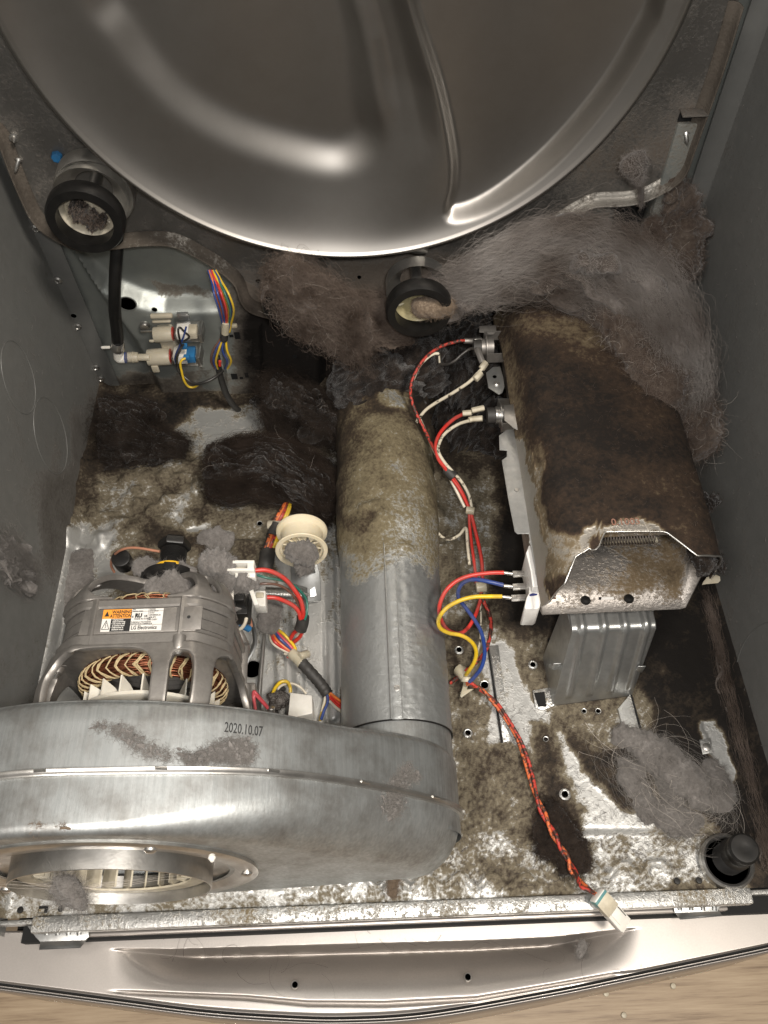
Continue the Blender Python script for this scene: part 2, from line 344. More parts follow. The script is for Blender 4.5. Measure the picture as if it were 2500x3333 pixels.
def sausage(path,amp=.35,seed=0.,nu=60,nv=40,ns=40,flat=.6,rough=.0):
    "soft lump along a path of (point, radius); returns a grid"
    pts = cr([np.append(np.asarray(p,float),r) for p,r in path],max(4,nu//max(1,len(path)-1))); pts = np.array(pts); m = len(pts)
    c = pts[:,:3]; r = pts[:,3].copy(); s = np.linspace(0,1,m); e = np.clip(np.minimum(s,1-s)*9,0,1); r *= np.sqrt(1-(1-e)**2)+.02
    t = np.gradient(c,axis=0); t /= np.linalg.norm(t,axis=1)[:,None]+1e-9
    up = np.array([0,-.3,1.]); up = np.tile(up,(m,1)); up -= t*(up*t).sum(1)[:,None]; up /= np.linalg.norm(up,axis=1)[:,None]+1e-9; w = np.cross(t,up)
    a = np.linspace(0,2*np.pi,nv,endpoint=False); dirs = up[:,None]*np.cos(a)[None,:,None]*flat+w[:,None]*np.sin(a)[None,:,None]
    base = c[:,None]+dirs*r[:,None,None]; n1 = fbm(base,ns,4,seed)-.5; n2 = fbm(base,ns*5,3,seed+3)-.5
    return c[:,None]+dirs*(r[:,None]*(1+amp*2.2*n1+rough*2*n2))[...,None]
def lint(name,label,paths,mat,fmat,nf,fl,loc=None,seed=0.,amp=.35,ns=40,flat=.6,rad=.00011,out=.35,rough=.3,extra=None,flow=None,group=None,nu=60,nv=40,curl=1.,stray=0):
    loc = loc if loc is not None else paths[0][0][0]
    th = thing(name,label,'lint',loc,group); g = G()
    for k,pa in enumerate(paths): g.grid(sausage(pa,amp,seed+k,nu,nv,ns,flat,rough),wrapv=True)
    g.a = 1; b = g.build('lint_body',mat,th,ang=180); b['kind'] = 'stuff'
    fuzz(b,nf,fl,fmat,rad,out,curl,flow=flow,parent=th)
    if stray: fuzz(b,stray,fl*2.2,'f_pale',rad*.9,.6,1.3,k=9,name='stray_hairs',parent=th)
    return th
def felt(name,label,A,B,mat,fmat,nl,r,nf,L,hb=.0,hf=.004,seed=1,base=True,flat=.45,rad=.0001,lat=.004,fz=4000,fzl=.008,amp=.5,stray=0,par=None,sub=(.15,.6),ridge=0.):
    "matted lint: a torn base sheet between curves A and B, overlapping lobes and fibres combed along them"
    rg = np.random.default_rng(seed); A = np.array([np.asarray(q,float) for q in A]); B = np.array([np.asarray(q,float) for q in B]); up = np.array([0,-.25,1.])
    def crv(s_,m=60):
        c = np.array(cr(list(A*(1-s_)+B*s_),12)); c = c+up*hb*math.sin(math.pi*min(max(s_,0),1)); x = np.linspace(0,len(c)-1,m); i = x.astype(int).clip(0,len(c)-2); f = (x-i)[:,None]; return c[i]*(1-f)+c[i+1]*f
    th = par or thing(name,label,'lint',A[len(A)//2]); g = G()
    if base:
        S_ = np.linspace(-.04,1.04,84); gr = np.array([crv(q,120) for q in S_]); n_ = fbm(gr,38,4,seed)-.5; n2 = np.abs(fbm(gr,95,3,seed+5)-.5)
        e = np.minimum(np.minimum(S_,1-S_)[:,None]*7,np.minimum(np.linspace(-.02,1.02,120),1-np.linspace(-.02,1.02,120))[None,:]*12); T_ = np.linspace(0,1,120); rc = np.stack([np.repeat(S_[:,None],120,1)*16+n_*2.5,np.repeat(T_[None],84,0)*3.2,np.zeros((84,120))],-1); n3 = np.abs(fbm(rc,1,3,seed+2)-.5)*-2+.35+(fbm(rc*3,1,2,seed+4)-.5)*.5
        gr = gr+up*(n3*r*ridge+n_*r*2.2*amp+n2*r*1.1+np.clip(e,-1,1)*r*.5-r*.2)[...,None]
        gr[...,0] += (fbm(gr,45,4,seed+9)-.5)*.022; gr[...,1] += (fbm(gr,45,4,seed+11)-.5)*.022; g.grid(gr)
    for k in range(nl):
        s_ = rg.random(); c = crv(s_,60); a = rg.random()*.9; b_ = min(1,a+rg.uniform(*sub)); i0,i1 = int(a*59),max(int(a*59)+3,int(b_*59)); idx = np.linspace(i0,min(i1,59),5).astype(int)
        off = rg.normal(size=3)*lat; rr_ = r*rg.uniform(.25,.8); pa = [(c[j]+off+up*(rg.random()*hf+ .3*rr_)+rg.normal(size=3)*lat*.6,rr_*rg.uniform(.6,1.1)) for j in idx]; pa[0] = (pa[0][0],rr_*.3); pa[-1] = (pa[-1][0],rr_*.3)
        g.grid(sausage(pa,amp,seed+k,20,12,60,flat,.25),wrapv=True)
    g.a = 1; bd = g.build('lint_body',mat,th,ang=180); bd['kind'] = 'stuff'
    if nf:
        C = np.array([crv(q,60) for q in np.linspace(0,1,24)]); n = nf; kk = 11; si = rg.random(n); t0 = rg.random(n)*1.0-.04; Lf = L*rg.uniform(.3,1.4,n); dr = rg.normal(size=n)*.10; h0 = rg.random(n)**1.6*hf*1.6+r*.45; o = []
        ph = rg.random(n)*6; jit = rg.normal(size=(n,3))*lat*1.2
        for q in range(kk):
            u = q/(kk-1); t = np.clip(t0+Lf*u,0,1)*59; sv = np.clip(si+dr*u+.02*np.sin(ph+u*5),0,1)*23; a_ = np.minimum(sv.astype(int),22); b_ = np.minimum(t.astype(int),58); fa = (sv-a_)[:,None]; fb = (t-b_)[:,None]
            p = (C[a_,b_]*(1-fa)+C[a_+1,b_]*fa)*(1-fb)+(C[a_,b_+1]*(1-fa)+C[a_+1,b_+1]*fa)*fb
            o.append(p+up*(h0*(1+.5*np.sin(ph*2+u*6)))[:,None]+jit+np.stack([np.sin(ph*3+u*9),np.cos(ph*5+u*8),0*ph],1)*.0012)
        strands('combed_fibres',np.stack(o,1),th,fmat,rad)
    if fz: fuzz(bd,fz,fzl,fmat,rad*.9,.25,1.2,name='loose_fibres',parent=th)
    if stray: fuzz(bd,stray,fzl*2.5,'f_pale',rad*.9,.5,1.3,k=9,name='stray_hairs',parent=th)
    return th
def dustpatch(name,label,pts,nf,mat='f_grey',body='lint_grey',seed=1,L=.005,rad=.00008):
    "pts: (px,py,radius in px); fibres and tiny clots lying on the blower"
    rg = np.random.default_rng(seed); R_ = np.array(rows).reshape(-1,3); R_ = R_[R_[:,2]>.04]; qx,qy = proj(R_); w = np.array([p[2]**2 for p in pts],float); w /= w.sum(); idx = rg.choice(len(pts),nf,p=w)
    c = np.array([(a,b) for a,b,_ in pts])[idx]; sg = np.array([p[2] for p in pts])[idx]; pos = c+rg.normal(size=(nf,2))*sg[:,None]*.42
    def surf(p):
        d = (qx[None]-p[:,0:1])**2+(qy[None]-p[:,1:2])**2; j = np.argpartition(d,3,axis=1)[:,:4]; dd_ = np.take_along_axis(d,j,1)+9.; ww = 1/dd_; ww /= ww.sum(1)[:,None]; return (R_[j]*ww[...,None]).sum(1)
    S0 = np.concatenate([surf(pos[i:i+500]) for i in range(0,nf,500)]); zz = S0[:,2]
    base_ = np.array([P(pos[i,0],pos[i,1],zz[i]+.0006) for i in range(nf)]); o = [base_]; d = rg.normal(size=(nf,3)); d[:,2] = np.abs(d[:,2])*.25; d /= np.linalg.norm(d,axis=1)[:,None]; ax = rg.normal(size=(nf,3)); 
    for q in range(6): o.append(o[-1]+d*L/6*rg.uniform(.5,1.5,nf)[:,None]); d = d+np.cross(ax,d)*.5; d[:,2] = d[:,2]*.6; d /= np.linalg.norm(d,axis=1)[:,None]
    th = thing(name,label,'lint',base_.mean(0)); g = G()
    for i in range(0,nf,70):
        r_ = rg.uniform(.0006,.0018); c_ = base_[i]; g.grid(sausage([(c_+rg.normal(size=3)*.001,r_*.5),(c_+np.array([.001,0,.0004]),r_),(c_+rg.normal(size=3)*.002,r_*.5)],1.,i,8,8,160,.35,.5),wrapv=True)
    g.a = 1; b = g.build('lint_body',body,th,ang=180); b['kind'] = 'stuff'; strands('fibres',np.stack(o,1),th,mat,rad); return th
def pr(lst): return [(P(a,b,c),r) for a,b,c,r in lst]
# ================================================================== SETTING: wood floor far below
fl = G(); ZF = -.36
for k in range(9):
    pass
floor = bpy.data.objects.new('floor',None); COL.objects.link(floor); floor['kind'] = 'structure'; floor.location = (0,0,ZF); WL[floor.name] = Vector((0,0,ZF))
ws = [woodmat('oak_laminate',s) for s in (0,1,2)]
for k in range(-5,8):
    y0 = -.05+k*.19+.075
    for j,(x0,x1) in enumerate(((-1.8,-.72+.23*(k%3)),(-.72+.23*(k%3),.85-.3*(k%2)),(.85-.3*(k%2),2.))):
        G().box(((x0+x1)/2,y0,ZF-.006),(x1-x0-.0015,.1885,.012)).build('plank',ws[(k+j)%3],floor,bevel=.0008,seg=1)
# ================================================================== CABINET
cab = thing('dryer_cabinet','open grey steel dryer cabinet with a lint-caked floor pan, its drum removed','appliance',(0,.4,0))
PANMASK = [
 ([(0,1250),(2500,1250),(2500,1700),(0,1700)],160,.86),
 ([(340,1420),(1130,1380),(1130,1700),(400,1700)],90,.52),
 ([(620,1330),(900,1290),(870,1420),(800,1500),(770,1620),(690,1620),(700,1480)],40,.22),
 ([(140,1600),(560,1560),(760,1640),(1130,1560),(1130,1750),(760,1760),(500,1830),(160,1900)],90,.56),
 ([(640,1340),(800,1370),(790,1560),(680,1600),(640,1480),(560,1400)],60,.20),
 ([(330,1580),(600,1570),(640,1700),(330,1690)],50,.46),
 ([(620,1690),(760,1640),(820,1690),(760,1720),(640,1715)],26,.12),
 ([(430,1720),(900,1700),(1000,1800),(500,1800)],50,.70),
 ([(60,1700),(400,1700),(400,2400),(60,2400)],70,.16),
 ([(760,1760),(1130,1720),(1130,2400),(760,2400)],60,.13),
 ([(1000,1560),(1130,1420),(1130,1900),(1040,1900)],40,.30),
 ([(700,1640),(900,1640),(880,1900),(760,1830)],50,.52),
 ([(1350,1350),(1800,1350),(1800,1560),(1350,1560)],120,.72),
 ([(1380,1540),(1700,1540),(1760,2400),(1460,2400)],90,.44),
 ([(1440,2050),(1560,2000),(1520,2420),(1440,2420)],60,.62),
 ([(1440,2320),(1700,2300),(1800,2720),(1480,2740)],60,.50),
 ([(1600,1500),(2600,1500),(2600,2200),(1660,2200)],90,.97),  # heavy soot, with the heater's shade put into the dirt value too
 ([(1560,2100),(1820,2080),(1840,2320),(1640,2330)],80,.55),
 ([(2040,2050),(2400,1900),(2600,2700),(2600,2950),(2330,2760),(2180,2560),(2100,2300)],60,1.05),
 ([(1780,2390),(2080,2420),(2120,2660),(1960,2660),(1900,2500)],60,.84),
 ([(1885,2300),(2090,2260),(2095,2420),(1980,2420),(1900,2350)],34,.48),
 ([(1585,2120),(1650,2120),(1730,2270),(1870,2460),(2010,2600),(2060,2740),(1900,2740),(1835,2600),(1730,2490),(1650,2400),(1605,2250)],40,.04),
 ([(1960,2600),(2140,2660),(2300,2780),(1960,2770)],60,.16),
 ([(1735,2360),(1790,2350),(1830,2520),(1900,2620),(1900,2850),(1760,2850),(1740,2600)],110,.82),
 ([(1480,2700),(1780,2700),(1760,2900),(1480,2920)],40,.36),
 ([(700,2800),(1500,2830),(1700,2870),(1700,2960),(0,3020),(0,2870)],50,.30),
 ([(1900,2720),(2300,2700),(2420,2900),(1900,2900)],44,.30),
 ([(1560,2790),(1900,2800),(1900,2880),(1600,2890)],30,.44),
 ([(2440,2700),(2600,2700),(2600,2990),(2430,2880)],20,.95),
 ([(2290,2380),(2340,2360),(2380,2480),(2390,2570),(2350,2560),(2310,2480)],24,.20),
 ([(1555,2090),(1610,2090),(1660,2420),(1600,2430)],14,.16),
]
def bymask(default,masks,vary=.0):
    def fn(co):
        px,py = proj(co); v = np.full(px.shape,default,float)
        wx = (fbm(co,22,5,5)-.5)*150; wy = (fbm(co,22,5,9)-.5)*150; px = px+wx; py = py+wy
        for poly,soft,val in masks:
            m = inside(px,py,poly,soft); v = v*(1-m)+val*m
        return v
    return fn
nx,ny = 400,354
gx,gy = np.meshgrid(np.linspace(-.338,.338,nx),np.linspace(.1115,.708,ny),indexing='ij')
pan = np.stack([gx,gy,np.zeros_like(gx)],-1); px,py = proj(pan)
z = np.zeros_like(gx)
z += .006*(1-sstep(2698,2728,py-(px-1900)*-.02))*sstep(1480,1560,px)*0+.006*(1-sstep(2696,2726,py))
for seg in ([(905,1960),(925,2340)],[(960,1960),(985,2340)],[(1075,1820),(1085,2340)]):
    z += .0035*(1-sstep(9,22,linedist(px,py,seg)))
z += .004*inside(px,py,[(760,1770),(1060,1770),(1060,2400),(760,2400)],20)
wv1 = [(x,2868+20*math.sin((x-880)/107*2*math.pi)) for x in range(760,1760,9)]
wv2 = [(1949,2832),(1962,2850),(1985,2850),(2000,2828),(2012,2814),(2040,2812),(2060,2835),(2085,2855),(2100,2838),(2112,2812),(2150,2808),(2175,2832)]
for wv in (wv1,wv2): z += .0040*np.exp(-(linedist(px,py,wv)/11.)**2)
lump = inside(px,py,[(220,1450),(700,1480),(720,1760),(200,1800)],90)
z += lump*.007*np.clip(fbm(pan,62,2,3)-.42,0,1)*3
dirtv = bymask(.52,PANMASK)(pan.reshape(-1,3)).reshape(gx.shape)
z += .0022*sstep(.35,.8,dirtv)*fbm(pan,120,4,2)+.0012*sstep(.5,.9,dirtv)
z += .010*sstep(.328,.338,np.abs(gx))
pan[...,2] = z
g = G().grid(pan); g.a = 1; base = g.build('base_pan','galv',cab,ang=60,dirt=bymask(.52,PANMASK)); base['label'] = 'dirty galvanised floor pan under the dryer parts'
def panz(px_,py_): return .006*(py_<2705)
# side panels
def wallgrid(xs,y0,y1,z0,z1,n1,n2): 
    a,b = np.meshgrid(np.linspace(y0,y1,n1),np.linspace(z0,z1,n2),indexing='ij'); return np.stack([np.full_like(a,xs)+.0015*(fbm(np.stack([a*0,a,b],-1),5,2,xs)-.5),a,b],-1)
WM_R = [([(2200,1180),(2320,1220),(2300,1560),(2200,1560)],120,.5),([(2270,1850),(2360,1850),(2560,2900),(2400,2800)],90,.3)]
WM_L = [([(150,1560),(330,1240),(340,1560),(180,1900),(100,1900)],90,.55),([(-200,1650),(110,1700),(130,2100),(60,2300),(-200,2200)],160,.22)]
g = G().grid(wallgrid(.338,.10,.712,-.02,.96,90,120)); g.a = 1; g.build('side_panel','wall',cab,dirt=bymask(.2,WM_R),label='grey side panel beside the heater')
g = G().grid(wallgrid(-.338,.10,.712,-.02,.96,90,120)); g.a = 1; g.build('side_panel','wall',cab,dirt=bymask(.2,WM_L),label='grey side panel beside the motor')
# rivet marks in the left panel: ring grooves
for (a,b,r) in ((165,1420,.035),(60,1230,.03)):
    c = PX(a,b,-.338); G().tube([(c[0]+.0006,c[1]+r*math.cos(t),c[2]+r*math.sin(t)*1.3) for t in np.linspace(0,2*math.pi,40,endpoint=False)],.00035,6,True).build('stamped_ring','wall',cab,dirt=.05)
for (a,b,r) in ((2495,2230,.05),):
    c = PX(a,b,.338); G().tube([(c[0]-.0006,c[1]+r*math.cos(t),c[2]+r*math.sin(t)*1.5) for t in np.linspace(0,2*math.pi,40,endpoint=False)],.00035,6,True).build('stamped_ring','wall',cab,dirt=.1)
# rear panel with its embossed step
a,b = np.meshgrid(np.linspace(-.338,.338,330),np.linspace(-.02,.96,420),indexing='ij')
rp = np.stack([a,np.full_like(a,.712),b],-1); px,py = proj(rp)
EMB = [(250,800),(304,861),(347,899),(401,926),(467,953),(542,970),(790,962),(1050,990),(1050,1290),(770,1303),(560,1300),(530,1270),(505,1200),(440,1080),(330,930)]
rp[...,1] -= .020*inside(px,py,EMB,44)+.006*inside(px,py,[(725,1020),(850,1010),(860,1235),(830,1250),(745,1250)],14)
g = G().grid(rp); g.a = 1
RM = [([(0,1210),(1100,1240),(1100,1500),(0,1500)],60,.62),([(780,930),(1300,900),(1300,1400),(820,1400)],110,1.1),([(470,920),(700,930),(700,965),(520,965)],20,.4),([(1300,900),(2400,700),(2400,1500),(1300,1500)],90,1.0)]  # the right-hand entries put the shade under the bulkhead into the dirt
g.build('rear_panel','rear',cab,dirt=bymask(.10,RM))
for s in (-1,1):
    G().box((s*.3275,.7085,.47),(.021,.003,.98)).build('corner_flange','wall',cab,bevel=.0006,dirt=.08)
rv0 = G().lathe([(.0045,0),(.0045,.0004),(.0028,.0016),(.0022,.0007),(0,.0006)],(0,0,0),(0,-1,0),18).build('rivet','steel',cab)
first = True
for q in ((115,744),(188,913),(253,1063),(312,1196),(328,1233)):
    c = PY(*q,.7065)
    if first: rv0.location = Vector(c)-wloc(cab); first = False
    else: place(rv0,'rivet',cab,c)
def holeY(px_,py_,rx,rz,y=.6915,parent=None,round_=True):
    c = PY(px_,py_,y)
    if round_: G().lathe([(rx*1.12,0),(rx*1.1,.0006),(rx,.0006),(rx,-.0)],c,(0,-1,0),24).build('hole_rim','rear',parent,dirt=.05); G().lathe([(rx,.0003),(0,.0003)],c,(0,-1,0),24).build('hole','hole',parent)
    else: G().box((c[0],c[1]-.0002,c[2]),(rx*2,.0006,rz*2)).build('slot','hole',parent)
for q in ((415,988,.009),(503,1007,.0028),(240,1027,.0032)): holeY(q[0],q[1],q[2],0,.6915 if q[0]>300 else .7068,cab)
for q in ((772,1092,.003,.005),(753,1093,.0022,.0018),(763,1225,.0036,.0045),(786,1230,.002,.0015),(803,1221,.002,.0035),(806,1286,.0022,.0014),(960,1160,.002,.002)): holeY(q[0],q[1],q[2],q[3],.685 if q[1]<1260 else .6915,cab,False)
# rear posts, and a black sheet painting in a shaded opening (upper right)
c0,c1 = PY(2005,650,.690),PY(2000,800,.690)
G().box(((PY(2010,700,.69)[0]+.012),.6905,.22),(.03,.001,.16)).build('rear_opening_shade','hole',cab)
G().box((PY(2110,700,.69)[0]+.006,.68,.24),(.022,.02,.22)).build('rear_post','rear',cab,bevel=.002,dirt=.3)
G().box((PY(1960,700,.69)[0]-.02,.688,.24),(.05,.012,.22)).build('rear_post','rear',cab,bevel=.002,dirt=.35)
# front rail
FY = .1045
rail = G().box((-.0035,FY,.0055),(.602,.0125,.011)).build('front_rail','strip',cab,bevel=.0016,dirt=bymask(.20,[([(150,2900),(700,2900),(700,3020),(150,3020)],80,.12),([(1000,2880),(1500,2860),(1500,2980),(1000,3000)],60,.29),([(2050,2840),(2440,2840),(2440,2960),(2050,2960)],60,.36)]))
G().box((0,.1085,-.006),(.676,.004,.010)).build('front_lip','strip',cab,bevel=.0008,dirt=.1)
G().box((.0,.0975,-.010),(.56,.003,.012)).build('front_channel','champ',cab,bevel=.001)
G().box((0,.104,-.03),(.64,.02,.034)).build('painted_gap_shade','hole',cab)  # black box paints in the shade of the gap below the rail
# latch clips with pressed ribs and curled lip
def clip(ptsT,lipT,lab,px0,px1,pyr,sgn):
    r = G().prism([P(a,b,-.002) for a,b in ptsT],(0,0,.0012)).build('latch_clip','bracket',cab,bevel=.0004,label=lab)
    for k in range(4):
        x = px0+(px1-px0)*k/3; q = [P(x,pyr,0)+np.array([0,0,-.0005]),P(x+2,pyr+26,0)+np.array([0,0,-.0005])]
        G().tube([q[0],(q[0]+q[1])/2+np.array([0,0,.0004]),q[1]],.0020,8).build('rib','bracket',r)
    g2 = []
    for t in np.linspace(0,1,7):
        row = []
        for (a,b),(a2,b2) in zip(lipT[0],lipT[1]): row.append(P(a+(a2-a)*t,b+(b2-b)*t,-.002-.010*math.sin(t*1.5)+.003*t))
        g2.append(row)
    G().grid(g2).build('clip_lip','bracket',r,solid=.0012)
clip([(90,3014),(290,3008),(290,3050),(278,3062),(132,3066),(118,3052)],([(132,3062),(285,3054)],[(128,3092),(262,3086)]),'ribbed latch clip at the left end of the front rail',150,255,3018,1)
clip([(2186,2930),(2425,2908),(2340,2955),(2336,2968),(2196,2972)],([(2196,2968),(2340,2962)],[(2214,2994),(2352,2982)]),'ribbed latch clip at the right end of the front rail',2212,2325,2938,-1)
# floor-pan holes, slots and screws
def washer(px_,py_,r,parent,nm='screw_hole',zz=None,rim=2.2):
    c = P(px_,py_,.0068); c[2] = .0062 if zz is None else zz
    o = G().lathe([(r*rim,-.002),(r*rim*.9,.0008),(r*1.25,.0016),(r,.0014),(r*.9,-.001)],c,(0,0,1),22).build(nm+'_boss','strip',parent,dirt=.12)
    G().lathe([(r,.0009),(0,.0009)],c,(0,0,1),18).build(nm,'hole',o)
for q in ((1494,2117,.0026),(1734,2165,.0026),(1523,2387,.0026),(1776,2408,.002),(1838,2587,.003),(846,1707,.0026),(1074,2115,.0026),(1577,2232,.0036),(918,2028,.0026),(824,2184,.009),(1900,2317,.002),(1946,2317,.0022)):
    zz = .0102 if (760<q[0]<1060 and q[1]>1770) else .0075
    washer(q[0],q[1],q[2],cab,zz=zz,rim=1.25 if q[2]>.003 else (1.9 if q[0]>1300 and q[2]>.0022 else 1.3))
def slab(pts,z,h,name,mat,parent,bev=.0003,**k): return G().prism([P(a,b,z) for a,b in pts],(0,0,h)).build(name,mat,parent,bevel=bev,**k)
slab([(1586,2110),(1592,2110),(1637,2418),(1630,2418)],.0075,.0008,'floor_slot','hole',cab,0)
slab([(1593,2104),(1622,2101),(1660,2414),(1638,2418)],.0066,.0016,'floor_plate','strip',cab,dirt=.18)
slab([(2052,2262),(2057,2262),(2095,2398),(2088,2400)],.0095,.0008,'floor_slot','hole',cab,0)
slab([(2010,2310),(2050,2262),(2088,2400),(2030,2392)],.0068,.0026,'floor_plate','strip',cab,dirt=.22)
sp = slab([(1733,2250),(1790,2240),(1812,2258),(1803,2300),(1765,2315),(1742,2305)],.0068,.0022,'slot_plate','strip',cab,dirt=.24)
slab([(1738,2256),(1772,2252),(1779,2300),(1752,2300)],.0092,.0006,'floor_slot','hole',sp,0)
slab([(1783,2078),(1845,2080),(1838,2094),(1798,2094),(1790,2104),(1784,2100)],.0095,.0006,'floor_slot','hole',cab,0); slab([(1815,2054),(1855,2054),(1855,2062),(1815,2060)],.0095,.0006,'floor_slot','hole',cab,0)
for q in ((2300,2432),(2325,2500)):
    o = slab([(q[0]-25,q[1]-22),(q[0]+10,q[1]-28),(q[0]+22,q[1]+20),(q[0]-15,q[1]+26)],.0068,.002,'floor_plate','strip',cab,dirt=.18)
    G().lathe([(.004,0),(.0036,.001),(.002,.0016),(0,.0018)],P(q[0],q[1],.0088),(0,0,1),18).build('rivet_head','steel',o)
for q in ((68,2963),(200,2958),(272,2956),(2203,2869),(2274,2867)): G().lathe([(.0028,.0014),(.0024,.0022),(0,.0024)],(P(*q,.001)),(0,0,1),14).build('pan_screw','black',cab)
for q in ((140,2960),(2333,2866)):
    c = P(*q,.003); o = G().box((c[0],c[1],.0024),(.0075,.0055,.001)).build('square_hole','hole',cab); G().box((c[0]-.001,c[1]-.001,.0030),(.0045,.0028,.0008)).build('hole_tab','strip',o,dirt=.3)
# ================================================================== LEVELLING FOOT
lf = thing('levelling_foot','black threaded levelling foot standing in the ringed hole at the right front corner','foot',P(2370,2795,0))
c = P(2365,2805,.006)
G().lathe([(.0225,-.004),(.0225,.0035),(.0205,.0055),(.0185,.004),(.018,-.004)],c,(0,0,1),40).build('rim','steel',lf)
G().lathe([(.018,.001),(0,.001)],c,(0,0,1),32).build('hollow','hole',lf)
ct = c+np.array([.001,.002,0])
th_ = [(.0115,-.004)]
for k in range(9): th_ += [(.0118,.001+k*.0026),(.0134,.0023+k*.0026)]
th_ += [(.0115,.026),(.0115,.033),(.0125,.035),(.0125,.042),(.0108,.044),(.004,.0445),(0,.0435)]
G().lathe(th_,ct,(0,0,1),36).build('threaded_stem','black',lf)
# ================================================================== BULKHEAD + DISH
BY = .673
bk = thing('drum_bulkhead','stained steel rear bulkhead carrying the big round stainless drum back','bulkhead',(0,BY,.4))
low = [(-40,400),(0,432),(38,530),(81,633),(119,704),(179,753),(260,790),(340,790),(401,782),(461,775),(542,774),(597,790),(678,834),(732,872),(770,910),(787,959),(814,991),(868,1010),(960,1030),(1100,1040),(1300,1020),(1450,960),(1560,880),(1680,815),(1789,741),(1840,700),(1886,672),(1934,650),(2018,646),(2079,636),(2133,614),(2190,580),(2225,540),(2250,470),(2300,330),(2345,200),(2405,0)]
lp = cr([PY(a,b,BY) for a,b in low],3)
top = [(.325,BY,.60),(.325,BY,.84),(-.325,BY,.84),(-.325,BY,.5)]
poly = [tuple(q) for q in lp]+top
g = G(); g.prism(poly,(0,.003,0))
bp = g.build('bulkhead_plate','bulk',bk,dirt=bymask(.22,[([(900,850),(1700,850),(1500,1050),(900,1050)],90,.6),([(700,830),(900,830),(900,1050),(700,1000)],60,.5),([(1950,450),(2260,250),(2300,500),(2000,620)],80,.42)]))
# rolled lip along the lower edge
lipg = []
for i,q in enumerate(lp):
    t = np.asarray(lp[min(i+1,len(lp)-1)])-np.asarray(lp[max(i-1,0)]); n_ = np.array([t[2],0,-t[0]]); n_ /= np.linalg.norm(n_)+1e-9
    lipg.append([q+n_*a_+np.array([0,b_,0]) for a_,b_ in ((-.008,-.0004),(-.0035,-.0010),(-.0010,-.0030),(.0000,-.0065),(.0004,-.0105),(.0012,-.0110))])
G().grid(lipg).build('rolled_lip','lip',bk,solid=.0012,dirt=bymask(.50,[([(1500,900),(1850,560),(2150,540),(2150,720),(1500,980)],60,.24),([(380,740),(800,740),(800,900),(400,860)],50,.40),([(760,880),(1500,880),(1500,1080),(760,1080)],60,.7)]))
XC,ZC,RR = -.0113,.5085,.2505
nr,na = 230,720
rr_ = np.concatenate([[.2575,.2575,.2565,.2535,.2505,.2480,.2462,.2452],np.linspace(.2440,.0,nr)])
yy_ = np.concatenate([[.664,.645,.6395,.6365,.6230,.6200,.6192,.6200],np.full(nr,.6215)])
aa = np.linspace(0,2*np.pi,na,endpoint=False)
Rg,Ag = np.meshgrid(rr_,aa,indexing='ij'); Yg = np.repeat(yy_[:,None],na,1)
dd = np.stack([XC+Rg*np.sin(Ag),Yg,ZC-Rg*np.cos(Ag)],-1); px,py = proj(dd)
edge = sstep(.002,.045,.2440-Rg)
LP = [(280,-400),(290,0),(370,130),(460,255),(600,395),(780,500),(1000,575),(1130,585),(1215,520),(1200,400),(1180,200),(1140,0),(1100,-400)]
RP = [(1300,-400),(1340,0),(1440,330),(1482,540),(1482,640),(1470,722),(1610,676),(1800,540),(1975,345),(2098,150),(2160,0),(2230,-400)]
VL = [(1140,-400),(1165,0),(1225,200),(1270,420),(1290,600),(1350,660),(1405,640),(1425,560),(1385,330),(1290,0),(1260,-400)]
LP = [(q[0],q[1]) for q in cr([np.array([a,b,0.]) for a,b in LP],5)]; RP = [(q[0],q[1]) for q in cr([np.array([a,b,0.]) for a,b in RP],5)]
_q = sstep(500,1050,px); _sd = sdf(px,py,LP); d_ = .0105*(1-sstep(-66,54,_sd))+.013*_q*(1-sstep(-30,240,_sd))+.0135*(1-np.exp(-np.clip(.2440-Rg,0,1)/.018))+.003*sstep(.0,.12,.2440-Rg)
d2 = .016*(1-sstep(-20,20,sdf(px,py,RP)))*(.60+.40*sstep(1480,1850,px))+.009*inside(px,py,VL,90)*(1-sstep(300,600,py))
ring = np.where(px<1250,0,1)
b0 = len(rr_)-nr
for it in range(26):
    if it>=25: d2[b0:] = .5*d2[b0:]+.25*np.roll(d2[b0:],1,1)+.25*np.roll(d2[b0:],-1,1)
    q = d_[b0:]; qq = np.concatenate([q[:1],q,q[-1:]],0); q = .25*qq[:-2]+.5*qq[1:-1]+.25*qq[2:]; q = .25*np.roll(q,1,1)+.5*q+.25*np.roll(q,-1,1); q[0] = d_[b0]; d_[b0:] = q
d_ = np.minimum(d_+d2,.0495)
dd[...,1] += np.where(Rg<=.2441,d_,0)
g = G().grid(dd,wrapv=True); g.a = 1; dish = g.build('drum_back_dish','stainless',bk,ang=180); dish['label'] = 'round stamped stainless drum back with pressed ribs'
G().tube([(XC+.2590*math.sin(t),.655,ZC-.2590*math.cos(t)) for t in np.linspace(0,2*math.pi,120,endpoint=False)],.0026,8,True).build('rim_seal','rubber',bk)
